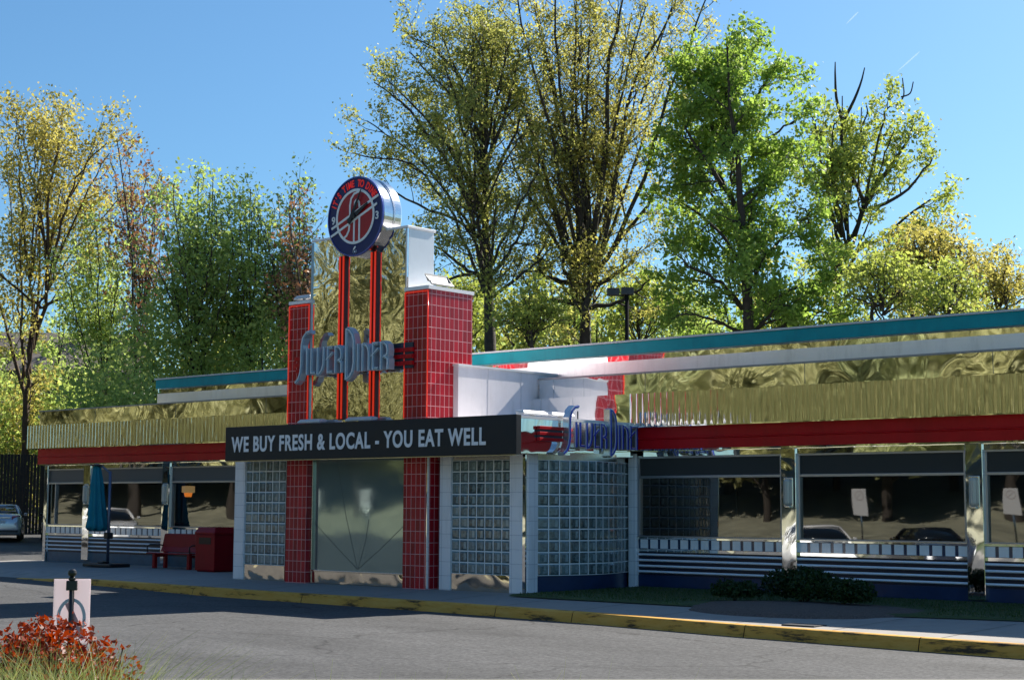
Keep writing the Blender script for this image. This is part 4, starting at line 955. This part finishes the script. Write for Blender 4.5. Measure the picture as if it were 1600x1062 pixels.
# big oak left of centre
T = Tree(101); D3 = 82
b = pxlimbs(T, [[(767, 700), (765, 545), (764, 480), (760, 400), (757, 330), (757, 270), (752, 200), (745, 130), (738, 60), (735, 25)],
    [(756, 457), (740, 415), (724, 376), (701, 325), (673, 285), (637, 254), (590, 246), (548, 240)],
    [(757, 285), (745, 230), (731, 188), (703, 147), (668, 117), (640, 85)],
    [(757, 330), (730, 280), (693, 223), (652, 178), (615, 140)], [(745, 330), (690, 240), (632, 165), (588, 130)], [(740, 360), (680, 275), (620, 222), (575, 195)], [(757, 240), (720, 130), (672, 75), (640, 62)],
    [(765, 420), (800, 345), (835, 285), (848, 240)], [(763, 470), (800, 440), (840, 410), (862, 385)], [(757, 270), (785, 190), (805, 120), (812, 80)], [(762, 430), (720, 430), (690, 440), (668, 430)],
    [(754, 203), (748, 140), (754, 66), (756, 18)], [(757, 250), (735, 160), (705, 95), (690, 52)],
    [(757, 300), (790, 235), (815, 185), (822, 140)], [(755, 432), (729, 422), (703, 401), (680, 386), (650, 380)],
    [(764, 440), (790, 400), (815, 360), (830, 310)], [(760, 380), (715, 345), (660, 320), (600, 290), (560, 285)]],
    D3, .42, .03, OAK, .4, ghosts=2)
T.finish('oak_tree', 'tall spreading oak with thin olive gold spring leaves rising just right of the tower', 'tree', (b[0], b[1], 0), OAK, oak_l, bark)
# huge multi-limbed oak in the centre
T = Tree(102); O2 = dict(OAK, per=9, len=[3.4, 1.5], gap=[.75, .38], max=190000)
b = pxlimbs(T, [[(912, 700), (912, 530), (914, 470), (918, 410)],
    [(905, 425), (889, 407), (864, 315), (846, 249), (821, 168), (795, 102), (775, 50)],
    [(908, 420), (902, 402), (884, 330), (871, 285), (856, 203), (836, 142), (812, 56), (800, 5)],
    [(914, 410), (912, 397), (899, 285), (882, 213), (871, 117), (866, 50), (861, -30)],
    [(918, 410), (920, 396), (920, 290), (904, 244), (894, 168), (902, 91), (930, 30), (940, -40)],
    [(920, 410), (925, 396), (940, 264), (945, 188), (948, 102), (963, 40), (975, -40)],
    [(924, 415), (937, 400), (958, 305), (968, 229), (983, 152), (1009, 91), (1044, 36), (1052, -10)],
    [(926, 420), (945, 407), (976, 346), (1014, 249), (1034, 173), (1059, 112), (1080, 56), (1092, 10)],
    [(908, 445), (885, 440), (850, 430), (842, 400), (852, 380), (862, 350)], [(925, 450), (960, 430), (985, 410), (1005, 380)], [(903, 430), (865, 370), (822, 300), (795, 245)], [(930, 430), (985, 355), (1025, 300), (1040, 262)], [(905, 470), (870, 470), (835, 455), (815, 430)], [(922, 480), (965, 470), (1000, 450), (1022, 430)]],
    84, .68, .035, O2, .4, ghosts=2)
T.finish('oak_tree', 'largest oak with many bare straight limbs fanning up above the frame behind the lamp post', 'tree', (b[0], b[1], 0), O2, oak2_l, bark)
# green maple
T = Tree(103); MP = dict(len=[3.4, 1.4], gap=[.65, .38], ang=(40, 80), wig=.18, lift=.03, rmin=.014, fill=1., per=12, spread=.24, leaf=.13, max=100000)
b = pxlimbs(T, [[(1170, 720), (1166, 560), (1160, 450), (1150, 350), (1138, 250), (1126, 170), (1118, 80)],
    [(1160, 480), (1120, 440), (1075, 420), (1050, 400)], [(1155, 400), (1110, 340), (1070, 310), (1050, 295)], [(1148, 320), (1100, 250), (1065, 205), (1055, 180)],
    [(1136, 240), (1110, 180), (1090, 130), (1098, 90)], [(1136, 230), (1170, 170), (1195, 130), (1200, 115)], [(1145, 290), (1185, 230), (1225, 200), (1240, 195)],
    [(1152, 350), (1200, 300), (1235, 260), (1250, 240)], [(1160, 430), (1215, 380), (1250, 350), (1270, 330)], [(1163, 500), (1220, 460), (1270, 440), (1300, 440)], [(1165, 540), (1225, 510), (1280, 490), (1310, 490)],
    [(1163, 520), (1110, 500), (1070, 490), (1045, 500)], [(1130, 200), (1150, 140), (1160, 105), (1158, 90)]],
    80, .45, .03, MP, .5, ghosts=2, start=.12)
T.finish('maple_tree', 'dense bright green maple right of the largest oak', 'tree', (b[0], b[1], 0), MP, map_l, bark)
# tulip tree with dead top
T = Tree(104); TU = dict(len=[2.9, 1.2], gap=[.75, .42], ang=(38, 75), wig=.18, lift=.05, rmin=.015, fill=.95, per=10, spread=.27, leaf=.13, max=80000)
b = pxlimbs(T, [[(1326, 700), (1322, 520), (1322, 420), (1322, 350)],
    [(1322, 410), (1300, 340), (1283, 290), (1272, 235), (1262, 195)], [(1318, 370), (1296, 290), (1290, 240), (1290, 200)], [(1322, 360), (1330, 290), (1345, 240), (1346, 190)],
    [(1325, 380), (1348, 330), (1370, 230), (1383, 178), (1400, 160)], [(1326, 400), (1380, 370), (1430, 325), (1480, 300)], [(1350, 320), (1395, 260), (1425, 215), (1435, 190)],
    [(1325, 420), (1380, 420), (1430, 390), (1460, 370)], [(1322, 430), (1285, 400), (1262, 370), (1250, 330)], [(1345, 330), (1400, 310), (1440, 270), (1452, 250)]],
    86, .55, .03, TU, .45, ghosts=1, start=.2)
for lb in ([(1318, 340), (1316, 250), (1315, 205), (1316, 190), (1316, 150)], [(1316, 190), (1307, 155), (1305, 120), (1305, 97)], [(1316, 192), (1333, 160), (1345, 130), (1351, 106)], [(1340, 300), (1344, 230), (1346, 168)], [(1400, 165), (1412, 150), (1410, 122)], [(1408, 152), (1422, 146), (1427, 128)], [(1275, 210), (1270, 185), (1258, 172)], [(1345, 200), (1355, 178), (1354, 165)]):
    T.g.tube(spline([at(u, v, 86) for u, v in lb], 9), list(np.linspace(.11 if lb[0][0] in (1318, 1316) else .05, .03, 9)), 5, caps=False)
T.finish('tulip_tree', 'dark limbed tree with bare dead spikes above its crown at the right', 'tree', (b[0], b[1], 0), TU, tul_l, bark)
# smaller golden and yellow green trees
def simple(seed, limbs, D, r0, spec, lm, bm, name, label, group, ghosts=2, spread=.5, start=.2, cat='tree'):
    T = Tree(seed); b = pxlimbs(T, limbs, D, r0, .02, spec, spread, ghosts=ghosts, start=start); return T.finish(name, label, cat, (b[0], b[1], 0), spec, lm, bm, group)
SM = dict(len=[2.2, 1.0], gap=[.6, .40], ang=(35, 75), wig=.18, lift=.06, rmin=.012, fill=.85, per=7, spread=.26, leaf=.11, max=24000)
def fan(u, v0, vt, w_, k, seed):
    rg = np.random.default_rng(seed); out = [[(u, 720), (u, v0), (u + rg.uniform(-.1, .1) * w_, (v0 + vt) / 2), (u + rg.uniform(-.1, .1) * w_, vt)]]
    for i in range(k):
        q = -1 + 2 * (i + .5) / k; vs_ = v0 - (v0 - vt) * rg.uniform(.0, .35); e = vt + (v0 - vt) * (.12 + .62 * abs(q) ** 1.6 * rg.uniform(.75, 1.1))
        out.append([(u, vs_), (u + q * w_ * .45, vs_ * .55 + e * .45), (u + q * w_ * .8, vs_ * .2 + e * .8), (u + q * w_ * .95, e)])
    return out
GR = 'smaller trees behind the right wing'
simple(201, fan(1455, 500, 335, 100, 8, 1), 78, .26, SM, yel_l, bark, 'golden_tree', 'round golden leaved tree right of the dead topped tree', GR)
simple(202, fan(1560, 500, 400, 75, 6, 2), 82, .2, SM, yel_l, bark, 'golden_tree', 'smallest golden tree at the far right end of the roof', GR)
simple(203, fan(1380, 510, 395, 75, 6, 3), 74, .2, SM, tul_l, bark, 'small_tree', 'low yellow green tree in front of the dead topped trunk', GR)
simple(204, fan(1480, 520, 420, 70, 6, 4), 72, .2, SM, tul_l, bark, 'small_tree', 'low yellow green tree in front of the round golden tree', GR)
simple(211, fan(830, 545, 450, 62, 6, 11), 76, .18, SM, tul_l, bark, 'small_tree', 'low thin tree between the two big oak trunks', GR)
simple(212, fan(1000, 545, 425, 65, 6, 12), 92, .18, SM, tul_l, bark, 'small_tree', 'low yellow tree behind the lamp post', GR)
simple(213, fan(715, 560, 420, 62, 6, 13), 90, .18, SM, tul_l, bark, 'small_tree', 'low yellow green tree behind the red tiled pillar', GR)
simple(215, fan(890, 560, 465, 70, 6, 15), 98, .18, SM, mid_l, bark, 'small_tree', 'far low green tree behind the trunk of the largest oak', GR)
simple(216, fan(1075, 560, 455, 70, 6, 16), 94, .18, SM, mid_l, bark, 'small_tree', 'far low green tree behind the left foot of the maple', GR)
# left trees
LT = dict(len=[3.1, 1.3], gap=[.85, .48], ang=(25, 55), wig=.14, lift=.10, rmin=.012, fill=.9, per=14, spread=.32, leaf=.10, max=120000)
zmin_keep = lambda z: (lambda C_: C_[:, 2] > z)
T = Tree(301)
b = pxlimbs(T, [[(36, 780), (40, 690), (44, 620), (50, 570), (56, 520)],
    [(52, 545), (60, 487), (76, 462), (106, 418), (138, 380), (180, 335), (206, 305)], [(56, 530), (69, 473), (74, 371), (92, 325), (115, 279), (134, 228), (150, 191)],
    [(46, 580), (46, 500), (46, 440), (53, 376), (60, 288), (74, 196)], [(40, 590), (24, 496), (18, 436), (2, 334), (-12, 220)], [(38, 620), (14, 545), (0, 495), (-30, 400), (-55, 300)],
    [(70, 470), (84, 430), (112, 370), (150, 302), (188, 247)], [(66, 480), (110, 462), (165, 425), (225, 360), (240, 340)], [(74, 400), (82, 300), (100, 230), (108, 190)], [(48, 440), (36, 330), (34, 250), (28, 190)],
    [(78, 450), (100, 340), (130, 270), (170, 225)]],
    78, .33, .022, LT, .3, ghosts=1, start=.35)
LT['keep'] = zmin_keep(7.4)
T.finish('spring_tree', 'multi stemmed bare legged tree with orange gold leaf tips at the left edge', 'tree', (b[0], b[1], 0), LT, gold_l, bark_r)
del LT['keep']
ML = dict(len=[2.1, 1.0], gap=[.62, .36], ang=(22, 55), wig=.15, lift=.12, rmin=.011, fill=.85, per=7, spread=.28, leaf=.10, max=34000)
GL = 'young trees behind the left wing'
def upfan(u, v0, vt, w_, k, seed):
    rg = np.random.default_rng(seed); out = [[(u, 720), (u, v0), (u + 4, (v0 + vt) / 2), (u + rg.uniform(-6, 6), vt)]]
    for i in range(k):
        q = -1 + 2 * (i + .5) / k; vs_ = v0 - (v0 - vt) * rg.uniform(0, .4); e = vt + (v0 - vt) * (.05 + .45 * abs(q) ** 1.5 * rg.uniform(.6, 1.1))
        out.append([(u, vs_), (u + q * w_ * .5, vs_ * .5 + e * .5), (u + q * w_ * .9, e)])
    return out
simple(302, upfan(308, 620, 262, 75, 9, 21), 70, .17, ML, mid_l, bark, 'young_tree', 'green young tree with thin poles in the middle of the left group', GL, 1, start=.1)
simple(303, upfan(222, 620, 232, 42, 6, 22), 74, .14, dict(ML, per=3, max=8000), pink_l, bark, 'young_tree', 'thin tree with pinkish buds right of the orange gold tree', GL, 1, start=.2)
simple(304, upfan(385, 640, 292, 62, 8, 23), 72, .15, ML, mid_l, bark, 'young_tree', 'slender green tree halfway between the pink budded tree and the tower', GL, 1, start=.1)
simple(305, upfan(455, 640, 272, 52, 8, 24), 70, .15, dict(ML, per=4), mid_l, bark, 'young_tree', 'slender tree with sparse top nearest the tower on its left', GL, 1, start=.1)
simple(306, upfan(478, 600, 345, 30, 5, 25), 68, .1, dict(ML, per=4, max=9000), pink_l, bark, 'young_tree', 'short russet leaved tree against the left red pillar', GL, 1)
simple(307, upfan(160, 660, 330, 55, 7, 26), 76, .15, ML, mid_l, bark, 'young_tree', 'green young tree just right of the orange gold tree stems', GL, 1, start=.1)
GB = 'bushes behind the left wing'
def bushpx(u, D, rx, h, seed, label, m=bush_l, n=8500, leaf=.115):
    q = at(u, 760, D); shrub('bush', label, 'bush', (q[0], q[1], -.1), rx, rx * .8, h, n, leaf, m, seed, GB, lump=9, stems=10, z0=.1)
bushpx(165, 64, 2.8, 7.6, 401, 'dark green bush above the left end of the fluted roof band')
bushpx(100, 79, 2.8, 8.0, 402, 'bush at the foot of the orange gold tree', n=7000)
bushpx(250, 68, 3.2, 9.6, 403, 'big green bush left of the end of the teal roof edge')
bushpx(330, 70, 3.0, 10.4, 404, 'tallest green bush above the left teal roof edge', mid_l)
bushpx(420, 68, 2.8, 9.8, 405, 'green bush nearest the tower above the left teal roof edge', mid_l)
bushpx(20, 80, 3.2, 7.4, 406, 'brownish bush behind the fence above the silver sedan', gold_l, 4500)
bushpx(-50, 79, 3.2, 8.2, 407, 'brownish bush behind the fence at the left frame edge', bush_l, 6000)
bushpx(500, 76, 2.8, 10., 408, 'green bush behind the tower', bush_l, 6000)
GF = 'low bushes behind the right wing'
for i, (u, D, rx, h) in enumerate(((730, 96, 3, 6.6), (790, 100, 3.2, 5.8), (860, 104, 3.2, 6.2), (950, 102, 3.2, 6.0), (1040, 98, 3.2, 6.6), (1120, 90, 3, 6.4), (1250, 92, 3.4, 8.), (1330, 96, 3.4, 8.2), (1420, 92, 3.2, 8.4), (1520, 94, 3.2, 8.8), (1600, 90, 3, 8.6))):
    q = at(u, 760, D); lb = ['behind the red tiled pillar', 'left of the leftmost big oak trunk gap', 'between the two big oak trunks', 'behind the lamp post', 'left of the maple', 'below the maple', 'right of the maple', 'behind the dead topped tree', 'below the round golden tree', 'right of the round golden tree', 'at the right frame edge'][i]
    shrub('bush', 'low far bush ' + lb, 'bush', (q[0], q[1], -.1), rx, rx * .8, h, 5000, .13, bush_l if i % 2 else tul_l, 500 + i, GF, lump=8, stems=6, z0=.1)

# far rise and the row of trees on it
g = MB(); rows = []
for D_, z in ((88, -.35), (97, 1.5), (106, 5.3), (125, 6.0), (170, 7.0), (260, 3.)):
    rows.append([(*gpt(u, D_), z * (.55 + .45 * math.exp(-((u - 0) / 500.) ** 2))) for u in np.linspace(-900, 2600, 40)])
tag(g.loft(rows, smooth=True).build('hill', mat('leaf_litter', (.10, .085, .05), .95, col2=(.20, .17, .11), vscale=.5), recalc=False), kind='structure')
FR_ = dict(len=[2.6, 1.2], gap=[.8, .5], ang=(35, 75), wig=.18, lift=.06, rmin=.02, fill=.95, per=8, spread=.34, leaf=.16, max=15000)
def far_proto(seed, h, w_, lm, label):
    T = Tree(seed); rg = T.rg
    T.limb(spline([(0, 0, -.5), (0, 0, h * .3), (.2, .1, h * .65), (0, .2, h)], 10), .22, .03, 0, FR_, 6, .2)
    for k in range(8):
        a = k * 2.4 + rg.uniform(-.3, .3); z = h * rg.uniform(.15, .6); q = w_ * rg.uniform(.7, 1.05)
        T.limb(spline([(0, 0, z), (q * .5 * math.cos(a), q * .5 * math.sin(a), z + h * .12), (q * math.cos(a), q * math.sin(a), z + h * .3)], 8), .1, .025, 0, FR_, 5, .15)
    return T.finish('far_tree', label, 'tree', (0, 0, 0), FR_, lm, bark, 'far row of trees behind the diner')
fl = ['pale green tree of the far row behind the diner', 'olive gold tree of the far row behind the diner', 'mid green tree of the far row behind the diner']
mid_row = True
fp = [far_proto(701, 12, 3.6, tul_l, fl[0]), far_proto(702, 13, 3.8, oak_l, fl[1]), far_proto(703, 11, 3.8, mid_l, fl[2])]
rg = np.random.default_rng(78)
for k, u in enumerate(list(range(-40, 700, 62)) + list(range(690, 1690, 68))):
    D_ = rg.uniform(100, 118); q = gpt(u + rg.uniform(-15, 15), D_); z = 4.2 if u < 500 else 3.4; i = k if k < 3 else int(rg.integers(3))
    o = fp[i] if k < 3 else dup(fp[i], (0, 0, 0), rg.uniform(0, 6.28), fl[i])
    sc_ = rg.uniform(.75, 1.12) * (1 if u < 600 else 1.22); o.location = (q[0], q[1], z); o.scale = (sc_, sc_, sc_)

for k, u in enumerate(range(690, 1680, 66)):
    q = gpt(u + rg.uniform(-18, 18), rg.uniform(91, 98)); i = int(rg.integers(3)); o = dup(fp[i], (q[0], q[1], -.3), rg.uniform(0, 6.28), ['pale green tree of the nearer row behind the right wing', 'olive gold tree of the nearer row behind the right wing', 'mid green tree of the nearer row behind the right wing'][i])
    sc_ = rg.uniform(.95, 1.3); o.scale = (sc_, sc_, sc_); o['group'] = 'nearer row of trees behind the right wing'

# trees and bank across the road, behind the camera: what the polished steel mirrors
protoM = []
RF = dict(len=[3.2, 1.4], gap=[.8, .5], ang=(35, 75), wig=.18, lift=.05, rmin=.02, fill=1., per=14, spread=.6, leaf=.34, max=26000)
def world_tree(seed, h, w_, lm, label):
    T = Tree(seed); rg = T.rg; base = np.array([0, 0, 0.])
    T.limb(spline([base, (0, 0, h * .3), (.2, .1, h * .65), (0, .2, h)], 12), .4, .04, 0, RF, 7, .2)
    for k in range(9):
        a = k * 2.4 + rg.uniform(-.3, .3); z = h * rg.uniform(.12, .6); q = w_ * rg.uniform(.7, 1.05)
        T.limb(spline([(0, 0, z), (q * .5 * math.cos(a), q * .5 * math.sin(a), z + h * .12), (q * math.cos(a), q * math.sin(a), z + h * .28)], 9), .16, .03, 0, RF, 6, .15)
    return T.finish('roadside_tree', label, 'tree', base, RF, lm, bark, 'trees across the road seen only in reflections')
wt1 = leaf_mat('lit_gold_leaf', (.20, .195, .085), (.46, .44, .21), .35, (.36, .31, .15)); wt2 = leaf_mat('lit_green_leaf', (.15, .175, .075), (.42, .43, .20), .3)
pr = [world_tree(601, 22, 6.0, wt1, 'golden roadside tree opposite the diner, mirrored in the tower'), world_tree(602, 19, 6.2, wt2, 'green roadside tree opposite the diner, mirrored in the fluted band'), world_tree(603, 24, 5.8, wt1, 'tall golden roadside tree opposite the diner, mirrored in the roof parapet')]
names_ = {0: 'golden roadside tree of the row opposite the diner', 1: 'green roadside tree of the row opposite the diner', 2: 'tall golden roadside tree of the row opposite the diner'}
rg = np.random.default_rng(77)
A_ = np.array([-86, -22.]); B_ = np.array([2., -64.]); cnt = 0
for row, off in enumerate((0, 7)):
    for k in range(15):
        f = (k + .5 * row) / 14.; p = A_ + (B_ - A_) * f + np.array([-.43, -.9]) * (off + rg.uniform(-2, 2)); i = int(rg.integers(3))
        loc = (p[0], p[1], .6 + off * .12)
        if cnt < 3: o = pr[cnt]; o.location = loc; o['label'] = names_[cnt]
        else:
            o = dup(pr[i], loc, rg.uniform(0, 6.28), names_[i])
        s_ = rg.uniform(.8, 1.1); o.scale = (s_ * 1.1, s_ * 1.1, s_); cnt += 1
for k in range(5):
    o = dup(pr[k % 3], (36 + 3 * rg.uniform(-1, 1), 2 + k * 8., -.1), rg.uniform(0, 6), names_[k % 3].replace('of the row opposite the diner', 'beyond the right end of the diner'))
# low grassy bank in front of that row
g = MB(); rows = []
dirn = (B_ - A_) / np.linalg.norm(B_ - A_); nrm = np.array([-.43, -.9])
for d_, z in ((-9, -.18), (-7, .1), (-3, .6), (2, 1.3), (10, 4.0), (22, 9.), (40, 13.)):
    rows.append([(*(A_ + dirn * s + nrm * d_), z) for s in np.linspace(-25, 125, 14)])
tag(g.loft(rows, smooth=True).build('grass_bank', mat('bank_grass', (.16, .16, .12), .9, col2=(.36, .35, .25), vscale=.7), recalc=False), kind='structure')
# contrails high in the sky
cm = bpy.data.materials.new('contrail_vapour'); cm.use_nodes = True
nt = cm.node_tree; nt.nodes.remove(nt.nodes['Principled BSDF']); vn = nt.nodes.new('ShaderNodeTexNoise'); vn.inputs['Scale'].default_value = .03
tp = nt.nodes.new('ShaderNodeBsdfTransparent'); df = nt.nodes.new('ShaderNodeBsdfTranslucent'); df.inputs['Color'].default_value = (.9, .9, .9, 1); ms = nt.nodes.new('ShaderNodeMixShader'); ms.inputs['Fac'].default_value = .06
nt.links.new(tp.outputs[0], ms.inputs[1]); nt.links.new(df.outputs[0], ms.inputs[2]); nt.links.new(ms.outputs[0], nt.nodes['Material Output'].inputs['Surface'])
for (a, b_, lb) in (((1322, 38), (1341, 19), 'short white contrail at the top right of the sky'), ((1402, 112), (1437, 81), 'longer faint white contrail above the dead topped tree')):
    P = [at(a[0] + (b_[0] - a[0]) * t, a[1] + (b_[1] - a[1]) * t, 9000) for t in np.linspace(0, 1, 8)]; c_ = P[4]
    o = MB().tube([p - c_ for p in P], [1, 3, 4, 5, 5, 5, 5, 2], 8).build('contrail', cm); o.location = tuple(c_); tag(o, lb, 'contrail', 'contrails')
